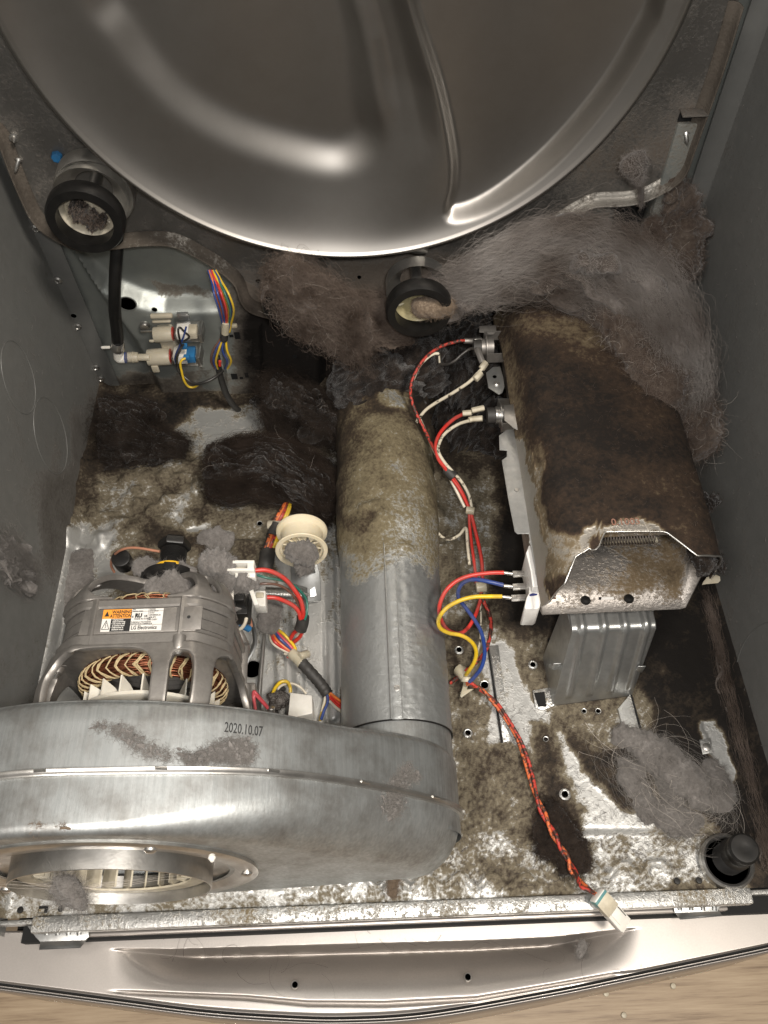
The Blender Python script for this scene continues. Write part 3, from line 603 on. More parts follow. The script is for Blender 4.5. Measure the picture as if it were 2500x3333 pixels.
# small things on the bulkhead
def screwat(px_,py_,y,parent,r=.004,L=.012,tilt=(0,-1,-.2),mat='steel'):
    g = G().lathe([(r,0),(r,.002),(r*.55,.0022),(r*.5,L),(r*.1,L+.003),(0,L+.003)],PY(px_,py_,y),tilt,16); return g.build('bulkhead_screw',mat,parent)
screwat(62,515,BY,bk,.0035,.010,(-.5,-.6,-.8)); screwat(45,445,BY,bk,.004,.006,(.2,-1,0)); screwat(2232,430,BY,bk,.004,.008,(.2,-.6,-.8))
for q,r in (((840,913),.0024),((1169,901),.0022)): 
    c = PY(*q,BY-.001); G().lathe([(r,.0006),(0,.0006)],c,(0,-1,0),14).build('bulkhead_hole','hole',bk)
c = PY(2247,375,BY); o = G().box((c[0],c[1]-.006,c[2]+.006),(.022,.012,.0015)).build('louvre_tab','bulk',bk,bevel=.0004,dirt=.3); G().box((c[0],c[1]-.0005,c[2]),(.02,.001,.010)).build('louvre_opening','hole',o)
c = PY(2080,545,BY); G().lathe([(.012,0),(.011,.006),(.006,.010),(0,.011)],c,(0,-1,0),24).build('shaft_boss','bulk',bk,dirt=.3)
bc = thing('blue_cable_clip','small blue plastic clip stuck on the dark bulkhead above the left roller','clip',PY(187,508,BY))
G().lathe([(.005,0),(.0055,.002),(.004,.005),(0,.006)],PY(187,508,BY-.0005),(0,-1,.2),7).build('clip_head','bluetape',bc)
# ================================================================== ROLLERS
def roller(px_,py_,y,R,hub,lab,hm='hub',rot=0.):
    c = PY(px_,py_,y); t = thing('drum_roller',lab,'roller',c,'drum support rollers'); ax = Vector((.10*rot,-1,0)).normalized()
    G().lathe([(R*.72,0),(R*.78,-.001),(R*.96,.0),(R,.003),(R*1.0,.012),(R*.95,.015),(R*.72,.015)],c,ax,56).build('tyre','rubber',t)
    G().lathe([(R*.96,.016),(R*.96,.03),(R*.8,.034),(R*.5,.034)],c,-ax,48).build('rear_tyre','steel',t)
    h = G().lathe([(R*.73,.006),(R*.73,-.001),(R*.70,-.0015),(R*.62,.0010),(R*.60,.004),(R*.42,.0085),(R*.33,.009),(R*.33,.002),(R*.30,.001),(R*.18,.001)],c,-ax,48).build('wheel_hub',hm,t)
    for k in range(6):
        a_ = k*math.pi/3+.3; u = Vector((math.cos(a_),0,math.sin(a_))); G().tube([Vector(c)+u*R*.34+Vector((0,.006,0)),Vector(c)+u*R*.64+Vector((0,.003,0))],.0016,6).build('spoke',hm,h)
    G().tube([Vector(c)+Vector((0,-.004,0)),Vector(c)+Vector((0,.05,0))],R*.17,16).build('shaft','steel',t)
    return t,c
rl,rlc = roller(285,690,.612,.0325,.02,'black drum roller at far left with a lint-stuffed cream hub')
rr2,rrc = roller(1362,985,.600,.0315,.02,'black drum roller right of centre with olive hub and lint rope','hubgreen')
rc3,rcc = roller(965,965,.612,.0325,.02,'drum roller left of centre almost buried in brown lint')
for nm,c in (('a',rlc),('b',rrc)):
    q = Vector(c)+Vector((.004,.03,.035)); 
G().tube([Vector(rrc)+Vector((.0,.03,.036)),Vector(rrc)+Vector((.004,.05,.05))],.010,20).build('roller_bracket','steel',rr2)
G().lathe([(.012,0),(.012,.004),(.006,.006),(.006,.02),(0,.021)],PY(1496,915,.655),(0,-1,-.3),18).build('shaft_nut','steel',rr2)
G().lathe([(.0325,.018),(.0335,.02),(.0335,.034),(.031,.036),(.02,.036)],Vector(rlc)+Vector((.004,0,.004)),(0,1,0),40).build('roller_bracket','steel',rl)
# ================================================================== BLOWER HOUSING
bl = thing('blower_housing','large galvanised blower scroll with a round inlet collar at the bottom left','blower housing',(-.2,.16,0))
out = [(-.3345,.135),(-.326,.185),(-.293,.228),(-.240,.249),(-.185,.250),(-.13,.238),(-.08,.214),(-.035,.178),(.010,.134),(.042,.098),(.0555,.060),(.048,.026),(.018,.006),(-.05,.006),(-.10,.014),(-.155,.022),(-.21,.022),(-.27,.040),(-.315,.085)]
ol = cr([np.array([a,0,b]) for a,b in out+out[:1]],10)[:-1]; ol = np.array(ol); nO = len(ol)
tg = np.roll(ol,-1,0)-np.roll(ol,1,0); tg /= np.linalg.norm(tg,axis=1)[:,None]; nrm = np.stack([-tg[:,2],0*tg[:,0],tg[:,0]],1)
if (nrm*(ol-ol.mean(0))).sum()<0: nrm = -nrm
rt = sstep(-.19,.02,ol[:,0]); fr = .007+.040*rt; yf = .120+.003*rt; yb = .204+.009*sstep(-.05,.03,ol[:,0])
rows = []
def row(off,y): rows.append(np.stack([ol[:,0]-nrm[:,0]*off,y,ol[:,2]-nrm[:,2]*off],1))
IC0 = np.array([-.203,0,.131])
row(.030+fr*0,yb+.004); row(fr*0+.010,yb+.003); row(fr*0+.003,yb+.0015); row(fr*0,yb-.004)
for t in np.linspace(0,1,8)[1:]: row(fr*0,yb-.004+(yf+fr-yb+.004)*t)
for t in np.linspace(0,math.pi/2,10)[1:]: row(fr*(1-math.cos(t))*.85,yf+fr*(1-math.sin(t)))
last = rows[-1].copy()
# front face: shrink towards the inlet disc / the axis line of the outlet
dv = last-IC0; dv[:,1] = 0; dv /= np.linalg.norm(dv,axis=1)[:,None]; tgt = IC0+dv*.0825; tgt[:,1] = .1215
for t in (.2,.4,.6,.8,.95,1.):
    q = last*(1-t)+tgt*t; q[:,1] = last[:,1]*(1-sstep(0,1,t))+.1215*sstep(0,1,t); rows.append(q)
g = G().grid(np.array(rows).transpose(1,0,2),wrapu=True); g.a=1
hs = g.build('scroll_body','housing',bl,ang=180)
# mid seam: folded flange around the scroll
def follow(off,y,sel): return [(ol[i,0]+nrm[i,0]*off,y,ol[i,2]+nrm[i,2]*off) for i in sel]
sel = list(range(0,112)); 
sg = []
for i in sel: 
    yy = .158+.010*rt[i]; sg.append([(ol[i,0]+nrm[i,0]*o_,yy+dy,ol[i,2]+nrm[i,2]*o_) for o_,dy in ((-.001,-.0034),(.0022,-.0028),(.0026,-.0016),(.0034,-.001),(.0036,.0012),(.0022,.0018),(-.001,.0022))])
G().grid(sg).build('folded_seam','steel',bl,ang=60)
for i in range(8,108,13):
    yy = .158+.010*rt[i]; p0 = Vector((ol[i,0]+nrm[i,0]*.0036,yy,ol[i,2]+nrm[i,2]*.0036)); t_ = Vector(tg[i]); G().tube([p0-t_*.004,p0+t_*.004],.0011,6).build('seam_tab','steel',bl)
# back edge bead
G().tube([(ol[i,0]-nrm[i,0]*.004,yb[i]+.0005,ol[i,2]-nrm[i,2]*.004) for i in range(2,96)],.0016,6).build('rear_bead','housing',bl,ang=90)
# outlet elbow stub going back into the duct
DX,DZ,DR = .0062,.0545,.0485
el = []
for t in np.linspace(0,1,12):
    y = .150+t*.100; s_ = sstep(0,1,t); rx = .0500*(1-s_)+(DR-.001)*s_; rz = .0500*(1-s_)+(DR-.001)*s_; cz = .0560*(1-s_)+DZ*s_; cx = .0055*(1-s_)+DX*s_
    el.append([(cx+rx*math.sin(a),y,cz+rz*math.cos(a)) for a in np.linspace(0,2*math.pi,48,endpoint=False)])
G().grid(el,wrapv=True).build('outlet_elbow','housing',bl,ang=90)
# inlet: flat ring plate, collar, screws, impeller
IC = np.array([-.203,.0,.131])
def ringp(prof,name,mat,n=72,par=bl,**k): return G().lathe([(r,-y) for r,y in prof],IC,(0,-1,0),n).build(name,mat,par,**k)
ringp([(.103,.1215),(.1035,.1190),(.101,.1178),(.090,.1178),(.083,.1245),(.078,.1268),(.0702,.1272),(.0702,.129),(.09,.128)],'inlet_plate','steel',ang=50)
ringp([(.0705,.130),(.0705,.1096),(.0697,.1094),(.0693,.130)],'inlet_collar','steel',ang=50)
for a_ in (30,150,250,325,95):
    a2 = math.radians(a_); q = Vector((IC[0]+.0955*math.sin(a2),.1176,IC[2]+.0955*math.cos(a2))); o=G().lathe([(.0042,-.001),(.0040,.0012),(.0025,.0024),(0,.0026)],q,(0,-1,0),18).build('inlet_rivet','steel',bl)
G().lathe([(.0022,0),(.0026,.002),(.001,.0045),(0,.0048)],(IC[0]+.083,.1165,IC[2]+.062),(.2,-1,.4),12).build('putty_dot','white',bl)
im = ringp([(.067,.1362),(.067,.1375),(.03,.138),(0,.138)],'impeller_plate','black')
for k in range(26):
    a2 = k*2*math.pi/26; g = G()
    q = [(.048,.1185),(.066,.1185),(.066,.1365),(.048,.1365)]; tw = .12
    ps = [(IC[0]+r*math.sin(a2+(r-.048)*9),y,IC[2]+r*math.cos(a2+(r-.048)*9)) for r,y in q]; d = Vector((math.cos(a2),0,-math.sin(a2)))*.0014; g.prism(ps,d).build('impeller_blade','dirtywhite',im)
ringp([(.067,.1185),(.067,.1170),(.056,.1170),(.056,.1185)],'impeller_rim','dirtywhite',par=im)
# date stamp on top of the scroll
cA = PY(762,2362,.188); iN = int(np.argmin(np.hypot(ol[:,0]-cA[0],ol[:,2]-cA[2]-0)+(ol[:,2]<.1)*9)); xd = -tg[iN] if tg[iN,0]<0 else tg[iN]
nn_ = nrm[iN]
def onouter(X,y,off=.0006):
    k = int(np.argmin(np.abs(ol[:,0]-X)+(ol[:,2]<.1)*9)); return np.array([X,y,ol[k,2]])+nrm[k]*off,k
pS,k0 = onouter(-.1105,.1865); pE,k1 = onouter(-.0855,.1865)
text('2020.10.07',.0098,pS+np.array([0,0,.0005]),pE-pS,(0,1,.05),'ink',hs,'stamped_date',bold=.0001,sx=.62)
# ================================================================== EXHAUST DUCT
du = thing('exhaust_duct','round embossed metal exhaust duct running back between motor and heater, sooty at its far end','duct',(DX,.45,0))
nu,nv = 250,120
yy = np.linspace(.235,.66,nu); aa = np.linspace(0,2*np.pi,nv,endpoint=False); Yg,Ag = np.meshgrid(yy,aa,indexing='ij')
Rg = np.full_like(Yg,DR); dp = np.stack([DX+Rg*np.sin(Ag),Yg,DZ+Rg*np.cos(Ag)],-1); pxd,pyd = proj(dp)
Rg = Rg-.0006*sstep(.020,.0,np.abs(((Ag+np.pi)%(2*np.pi)-np.pi)*DR+.0015)-.0045)*0
sm = ((Ag+np.pi)%(2*np.pi)-np.pi)*DR
Rg += .0009*(sstep(.0052,.0044,np.abs(sm-.001))) 
thick = sstep(1860,1700,pyd+(fbm(dp,40,3)-.5)*120); Rg += thick*(.0012+.0045*fbm(dp,75,4,8)*sstep(.25,.6,fbm(dp,22,3,4))+.0008*fbm(dp,260,3,3))
em = (1-thick)*.00045*np.abs(fbm(dp*np.array([1,.6,1]),330,2,6)-.5)*4; Rg += em*sstep(-.02,.01,sm)+em*.35
Rg += .004*thick*np.exp(-(linedist(pxd,pyd,[(1190,1660),(1225,1650),(1245,1690),(1215,1720),(1180,1705)])/14)**2)+.003*thick*np.exp(-(linedist(pxd,pyd,[(1280,1790),(1310,1775),(1335,1790)])/10)**2)
dp = np.stack([DX+Rg*np.sin(Ag),Yg,DZ+Rg*np.cos(Ag)],-1)
DM = [([(900,900),(1700,900),(1700,1900),(900,1900)],10,.43),([(900,900),(1700,900),(1700,1350),(900,1350)],170,1.1),([(900,1300),(1230,1290),(1180,1420),(1135,1700),(900,1700)],60,.72),([(1340,1290),(1600,1290),(1600,1500),(1390,1420)],60,.74),
      ([(1210,1255),(1330,1265),(1330,1335),(1240,1330)],34,.40),([(1150,1400),(1400,1380),(1420,1600),(1150,1640)],120,.47),([(1120,1660),(1250,1640),(1250,1745),(1120,1740)],26,.60),([(1380,1500),(1500,1500),(1500,1850),(1420,1850)],50,.50),([(1250,1700),(1480,1690),(1480,1830),(1400,1840),(1270,1830),(1150,1770)],60,.40),([(900,1850),(1700,1810),(1700,2600),(900,2600)],110,.05),([(1140,1795),(1260,1830),(1200,1880),(1140,1870)],40,.34),([(1340,1800),(1440,1800),(1420,1880)],40,.42)]
g = G().grid(dp,wrapv=True); g.a = 1; db = g.build('duct_pipe','duct',du,ang=180,dirt=bymask(.3,DM))
for x_ in (-.0045,.0050):
    a0 = x_/DR; G().tube([(DX+(DR+.0006)*math.sin(a0),y,DZ+(DR+.0006)*math.cos(a0)) for y in np.linspace(.2362,.44,20)],.0007,6).build('seam_edge','bracket',du)
G().lathe([(.0028,0),(.0028,.0006),(.0018,.0008),(.0016,.0003),(0,.0003)],(DX+.0015,.262,DZ+DR+.0010),(0,0,1),16).build('seam_rivet','steel',du)
G().tube([(DX+(DR+.0002)*math.sin(a),.235,DZ+(DR+.0002)*math.cos(a)) for a in np.linspace(0,2*math.pi,60,endpoint=False)],.0008,6,True).build('duct_edge','black',du)
# duct body dents
# ================================================================== PEDESTAL DRAWER (curved champagne panel in front)
pd = thing('pedestal_drawer','champagne pedestal drawer front with a bowed edge and a long recessed handle','drawer',(0,.02,-.05))
ZP = -.024
back = [(-120,3040),(0,3036),(400,3036),(1250,3010),(2000,2974),(2500,2956),(2640,2950)]
front = [(-120,3186),(0,3199),(374,3248),(654,3284),(900,3302),(1121,3308),(1400,3290),(1800,3220),(2063,3166),(2500,3074),(2640,3040)]
def interp(L,x): return np.interp(x,[a for a,_ in L],[b for _,b in L])
fs = cr([np.array([a,b,0.]) for a,b in front],10); front = [(q[0],q[1]) for q in fs]
nu,nv = 420,170; U = np.linspace(-120,2640,nu); V_ = np.linspace(0,1,nv)
REC = [(330,3084),(450,3092),(700,3091),(1550,3064),(1800,3052),(2076,3018),(2110,3150),(1800,3215),(1550,3250),(1250,3268),(1000,3268),(794,3246),(560,3236),(360,3226)]
UPL = [(370,3088),(560,3091),(1550,3064),(1800,3052),(2066,3020)]; LOL = [(350,3227),(560,3237),(794,3247),(1000,3266),(1250,3268),(1550,3252),(1800,3208),(2110,3152)]
sh = []
for u in U:
    y0 = interp(back,u); y1 = interp(front,u); col = []
    yu = interp(UPL,u); yl = interp(LOL,u)
    ends = sstep(350,640,u)*(1-sstep(1780,2090,u))
    for v in V_:
        yv = y0+(y1-y0)*v; t = (yv-yu)/(yl-yu); dpt = 0.
        if -.3<t<1.35:
            a_ = sstep(-.02,.05,t)
            fall = a_*(max(0,1-t)**2.2*.95+.07*(1-sstep(.97,1.03,t)))
            dpt = .052*fall*ends
            dpt += .004*math.exp(-((t-1.0)/.035)**2)*sstep(340,500,u)*(1-sstep(1900,2100,u))
        q = P(u,yv,ZP); q[2] = ZP-dpt-.002*sstep(.94,1,v)**2; col.append(q)
    sh.append(col)
g = G().grid(sh); g.a = 1; tp = g.build('top_panel','champ',pd,ang=180)
def edgestrip(y_off,z0,z1,name,mat,out_=0.):
    q = []
    for u in U[::4]:
        c = P(u,interp(front,u),ZP); q.append([c+np.array([0,-y_off,z0-.002]),c+np.array([0,-y_off-out_*.5,(z0+z1)/2-.002]),c+np.array([0,-y_off-out_,z1-.002])])
    return G().grid(q).build(name,mat,pd,solid=.0008,ang=80)
edgestrip(.0004,.0,-.004,'edge_groove','hole',.0010); edgestrip(.0022,-.002,-.004,'edge_trim','champ',.001); edgestrip(.0034,-.003,-.012,'edge_groove','hole',.0006); edgestrip(.0044,-.0045,-.20,'drawer_face','champ',.0012)
q = [[P(u,interp(back,u),ZP)+np.array([0,0,dz])+np.array([0,dy,0]) for dy,dz in ((0,0),(.0015,-.001),(.002,-.004),(.002,-.05))] for u in U[::6]]
G().grid(q).build('rear_edge','champ',pd,ang=60)
for a,b in ((960,3205),(1523,3180)):
    c = P(a,b,ZP-.0035); G().lathe([(.0030,.002),(.0034,.0035),(.0030,.0042),(.0024,.0038),(.0024,-.002)],c+np.array([0,0,-.0034]),(0,0,1),20).build('screw_hole_rim','steel',pd); G().lathe([(.0026,.0036),(0,.0036)],c+np.array([0,0,-.0034]),(0,0,1),16).build('screw_hole','hole',pd)
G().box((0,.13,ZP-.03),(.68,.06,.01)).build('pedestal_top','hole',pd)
# ================================================================== HEATER
ht = thing('heater_housing','metal heater box caked in brown lint on its support, right of the duct','heater',(.2,.45,.15))
prof = [(.1265,.166),(.131,.178),(.1345,.190),(.139,.200),(.147,.2085),(.158,.2115),(.19,.2130),(.225,.2125),(.250,.2095),(.264,.202),(.272,.188),(.2755,.168),(.276,.145)]
pf = np.array(cr([np.array([a,0,b]) for a,b in prof],10)); nP = len(pf)
yfront = np.interp(pf[:,0],[.1265,.131,.140,.150,.158,.168,.1755,.224,.244,.260,.272,.277],[.302,.300,.303,.322,.326,.3265,.342,.340,.318,.320,.326,.330])
nY = 150; v = np.linspace(0,1,nY); YB = .655
sy = yfront[:,None]+(YB-yfront[:,None])*v[None,:]; shp = np.stack([np.repeat(pf[:,0:1],nY,1),sy,np.repeat(pf[:,2:3],nY,1)],-1)
shp[...,2] -= .02*sstep(.58,.655,sy)
hx,hy = proj(shp)
HM = [([(1200,600),(2900,600),(2900,2400),(1200,2400)],40,.84),
      ([(1560,950),(1650,1000),(1730,1250),(1790,1500),(1820,1750),(1840,1900),(1680,1950),(1640,1500),(1560,1200)],40,.58),
      ([(1640,980),(1960,1000),(2080,1180),(1900,1180),(1700,1080)],120,.62),
      ([(1700,1150),(2000,1260),(2180,1600),(1900,1640),(1760,1400)],110,.92),
      ([(2000,1500),(2280,1500),(2320,1800),(2080,1700)],120,.76),
      ([(1740,1500),(1780,1480),(1830,1760),(1870,1850),(1780,1900)],30,.42),
      ([(1810,1740),(1950,1750),(1930,1850),(1780,1890)],26,.34),
      ([(1925,1730),(1970,1705),(2075,1695),(2130,1722),(2180,1752),(2245,1812),(2235,1822),(2145,1742),(1950,1745),(1925,1800)],12,.16),
      ([(1500,1400),(1715,1400),(1775,1720),(1800,2000),(1500,2000)],16,.10)]
lift = np.clip(bymask(.7,HM)(shp.reshape(-1,3)).reshape(hx.shape),0,1); k_ = sstep(.45,.75,lift)*sstep(.0,.10,v)[None,:]
shp[...,2] += k_*(.0016+.0028*fbm(shp,70,4,5)); shp[...,2] += .004*sstep(.5,.56,fbm(shp,34,3,7))*sstep(.36,.5,lift)*(1-sstep(.5,.62,lift))
g = G().grid(shp); g.a=1; shell = g.build('top_shell','shell',ht,ang=180,dirt=bymask(.7,HM)); shell['label'] = 'lint-coated top shell of the heater'
shell.modifiers.new('thick','SOLIDIFY').thickness = .0012
# clean rolled edge
eg = [tuple(shp[i,0]) for i in range(nP)]; G().tube(eg,.0008,6).build('shell_edge','steel',ht,ang=90)
fuzz(shell,2200,.005,'f_brown',.00006,.35,1.,name='coating_fibres',keep=lambda p:(bymask(.7,HM)(p)>.5)*.9,parent=ht)
# lower shell: floor, left wall, chamfered right wall
XR = [(.1355,.166),(.1355,.118),(.1375,.1155),(.258,.1155),(.262,.1175),(.276,.138),(.270,.150)]
q = []
for i,(a,b) in enumerate(XR):
    yf_ = [.331,.322,.3195,.3195,.3200,.3420,.346][i]; q.append([(a,yf_+(.64-yf_)*t,b) for t in np.linspace(0,1,12)])
lo = G().grid(q).build('lower_shell','inner',ht,solid=.0013,ang=25,dirt=bymask(.04,[([(1780,1700),(2300,1600),(2200,1830),(1900,1830)],60,.42),([(2160,1850),(2200,1830),(2215,1920),(2180,1935)],24,.55)]))
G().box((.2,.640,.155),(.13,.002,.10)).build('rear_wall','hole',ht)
for a,b in ((1906,1955),(2047,1950)):
    G().lathe([(.0044,.0),(.0044,.0012),(.0034,.0026),(.0012,.0030),(.001,.0022),(0,.0022)],P(a,b,.1162),(0,0,1),24).build('bottom_screw','black',ht)
slab([(1949,1944),(1958,1944),(1956,1952),(1949,1953)],.1165,.0005,'slot','hole',ht,0); slab([(1958,1944),(1998,1943),(1998,1952),(1956,1953)],.1165,.0008,'slot_tongue','ceramic',ht)
for k,(yy0,zz0,n_) in enumerate(((.355,.181,20),(.366,.183,20))):
    cp = []
    for i in range(n_*12+1):
        t = i/12; a = t*2*math.pi; cp.append((.178+.0024*t,yy0+.006*math.cos(a),zz0+.006*math.sin(a)))
    G().tube(cp,.0006,4).build('heating_coil','tubecoil',ht,ang=80)
for k in range(2): G().box((.203,.356+.016*k,.1735),(.055,.004,.002)).build('mica_strip','dirtywhite',ht)
G().box((.200,.352,.1985),(.062,.012,.0015)).build('mica_strip','inner',ht,dirt=.3)
# side flange plate
fp = [(1624,1420),(1648,1401),(1676,1398),(1700,1402),(1727,1560),(1757,1723),(1782,1891),(1750,1893),(1748,1890),(1727,1777),(1721,1768),(1723,1758),(1720,1739),(1684,1739),(1675,1732),(1653,1620),(1633,1500),(1649,1489),(1650,1468),(1626,1467)]
zf = .1655
fl_ = slab(fp,zf,.0012,'side_flange','bracket',ht,.0003,label='pale grey dusty side flange of the heater')
G().lathe([(.0022,0),(.0018,.0007),(0,.0009)],P(1682,1595,zf+.0012),(0,0,1),12).build('dimple','steel',fl_)
q = []
A_ = [P(1684,1402,zf+.001),P(1730,1723,zf+.001),P(1780,1891,zf+.001)]
G().prism([(A_[0][0],.33,zf),(A_[0][0]+.0012,.33,zf),(A_[0][0]+.0012,.33,.115),(A_[0][0],.33,.115)],(0,.2,0)).build('side_wall','inner',ht,dirt=.25)
# terminal block, pins and blade terminals
tb = G(); 
def pxbox(g,pts,z0,z1): return g.prism([P(a,b,z1) for a,b in pts],(0,0,z0-z1))
pxbox(G(),[(1722,1772),(1736,1778),(1768,1905),(1764,1912),(1733,1910),(1727,1860),(1714,1808),(1712,1800)],.125,.160).build('terminal_block','ceramic',ht,bevel=.0012,seg=2)
b2 = pxbox(G(),[(1728,1905),(1763,1908),(1768,1922),(1758,1975),(1750,1981),(1711,1981),(1707,1976),(1714,1945),(1722,1930),(1722,1912)],.118,.150).build('terminal_block','ceramic',ht,bevel=.0012)
slab([(1723,1935),(1735,1931),(1750,1933),(1747,1938),(1724,1941)],.1502,.0003,'ink_mark','blueink',b2,0)
for a,b in ((1786,1905),(1776,1941)):
    for d_2 in (-4,4): G().tube([P(a-8,b+d_2,.135),P(a+34,b+d_2+2,.135)],.0008,6).build('terminal_pin','copper',ht)
tgp = G().prism([P(a,b,.150) for a,b in ((2288,1896),(2300,1880),(2330,1872),(2343,1878),(2344,1892),(2336,1899),(2300,1902),(2284,1905))],(0,0,.001)).build('side_tongue','dirtywhite',ht,bevel=.0003)
text('0.1003',.0085,P(1990,1712,.2165)+np.array([0,0,.001]),(1,0,0),(0,1,.1),'redink',ht,'stamped_number',bold=.0001)
# thermostats on the heater's left side
def thermostat(px_,py_,z,lab,s,mat='steel'):
    c = P(px_,py_,z); t = thing('thermostat',lab,'thermostat',c)
    G().lathe([(.0,-.0),(.0085*s,.0),(.0085*s,.004),(.0125*s,.0042),(.0125*s,.0052),(.0095*s,.0054),(.0095*s,.012),(0,.013)],c,(1,0,0),28).build('switch_can',mat,t)
    br = G().box(Vector(c)+Vector((.0045*s,0,0)),(.001,.034*s,.012)).build('mounting_plate',mat,t,bevel=.0004)
    for k in (-1,1):
        G().box(Vector(c)+Vector((.014*s,k*.0155*s,0)),(.020*s,.001,.012)).build('bracket_arm',mat,br)
    G().lathe([(.0078*s,-.008),(.0078*s,0),(0,0.0)],c,(1,0,0),24).build('bakelite_base','tape',t)
    return t
th1 = thermostat(1612,1352,.150,'round silver thermostat on bright steel legs, lower of the two on the heater side',1.0)
th2 = thermostat(1566,1130,.160,'soot-stained thermostat at the top left corner of the heater',1.0,'cast')
slab([(1560,1063),(1585,1063),(1614,1062),(1616,1080),(1606,1090),(1586,1090),(1586,1083),(1560,1083)],.165,.001,'thermostat_tab','cast',th2)
lug = slab([(1582,1215),(1604,1197),(1628,1195),(1638,1230),(1642,1260),(1635,1280),(1624,1286),(1590,1264)],.168,.001,'mounting_lug','bracket',ht,.0003,label='octagonal mounting lug with a screw and a hole')
G().lathe([(.0030,0),(.003,.001),(.0022,.0018),(0,.002)],P(1617,1249,.169),(0,0,1),18).build('lug_screw','steel',lug); G().lathe([(.002,.0004),(0,.0004)],P(1610,1227,.169),(0,0,1),16).build('lug_hole','hole',lug)
# bright steel strap beside the lower thermostat
G().prism([P(a,b,.172) for a,b in ((1640,1320),(1672,1318),(1692,1320),(1700,1400),(1684,1400),(1672,1395),(1642,1370))],(0,0,.001)).build('steel_strap','steel',ht,bevel=.0003)
# ================================================================== SUPPORT BRACKET
sb = thing('heater_bracket','zinc steel bracket with four pressed ribs holding up the heater','bracket',P(1930,2280,.006))
bl0,br0 = P(1797,2300,.006),P(2056,2266,.006); tl0,tr0 = P(1862,2058,.098),P(2136,2046,.098)
nu,nv = 90,60; q = np.zeros((nu,nv,3))
for i,u in enumerate(np.linspace(0,1,nu)):
    for j,v_ in enumerate(np.linspace(0,1,nv)):
        w_ = v_; p0 = bl0+(br0-bl0)*u; p1 = tl0+(tr0-tl0)*u
        if v_<.72: pt = p0+(p1-p0)*(v_/.72)
        else:
            s_ = (v_-.72)/.28; pt = p1+np.array([0,.026*s_,.0])+np.array([0,0,.0025*(1-(1-min(1,s_*5))**2)])
        rib = 0
        for uc in (.10,.36,.61,.86):
            uc2 = uc+(.07*(1-min(v_/.72,1)) if 1 else 0); rib = max(rib,math.exp(-((u-uc2-.02)/.042)**4))
        rib *= sstep(.05,.12,v_)*(1-sstep(.94,.985,v_))
        nrmv = np.array([0,-.75,.45]) if v_<.72 else np.array([0,-.1,1.])
        pt = pt+nrmv*rib*.0038; q[i,j] = pt
g = G().grid(q); g.a=1; g.build('pressed_plate','bracket',sb,ang=180).modifiers.new('thick','SOLIDIFY').thickness=.0012
for (A,B) in ((bl0,tl0),(br0,tr0)):
    sgn = 1 if A is bl0 else -1
    G().prism([A,B,B+np.array([-.002*sgn,.03,0]),A+np.array([-.002*sgn,.05,0])],(.0012*sgn,0,0)).build('side_flange','bracket',sb)
for (a,b) in ((1822,2175),(2078,2185)):
    c = P(a,b,.05); G().box(c+np.array([-.003 if a<2000 else .002,.002,0]),(.007,.001,.014)).build('side_ear','bracket',sb,bevel=.0003)
# ================================================================== MOTOR
MX,MZ = -.191,.128
mo = thing('drive_motor','aluminium electric drive motor with copper windings behind the blower','motor',(MX,.27,MZ))
def mp(a,r,y): return Vector((MX+r*math.sin(a),y,MZ+r*math.cos(a)))
def octr(a,R,k=.10):
    b = (a+math.pi/8)%(math.pi/4)-math.pi/8; return R*(1-k)+R*k*(1/math.cos(b)*.93)+R*.0
def squ(a,R,k=.16):  # rounded square: flats on top and sides
    b = (a+math.pi/4)%(math.pi/2)-math.pi/4; f = min(1/math.cos(b),1.19); return R*f
def loft(rings,name,mat,par,n=96,closed=True,**k):
    arr = [[tuple(mp(a,r(a),y)) for a in np.linspace(0,2*math.pi,n,endpoint=False)] for r,y in rings]
    g = G().grid(arr,wrapu=closed,wrapv=True); g.a=1; return g.build(name,mat,par,**k)
RI = .0665
def bandring(y0,y1,R,ri,name,ch=.0015):
    return loft([(lambda a:ri,y0),(lambda a:squ(a,R)-ch,y0),(lambda a:squ(a,R),y0+ch),(lambda a:squ(a,R),y1-ch),(lambda a:squ(a,R)-ch,y1),(lambda a:ri,y1)],name,'cast',mo,ang=40)
fbk = bandring(.2670,.2790,.0685,.058,'front_end_bracket'); rbk = bandring(.3010,.3090,.0672,.056,'rear_end_bracket')
for k in range(5):
    y0 = .2792+k*.0043; loft([(lambda a:.050,y0),(lambda a:squ(a,.0655 if k%2 else .0650),y0),(lambda a:squ(a,.0655 if k%2 else .0650),y0+.0040),(lambda a:.050,y0+.0040)],'lamination','cast',mo,ang=40)
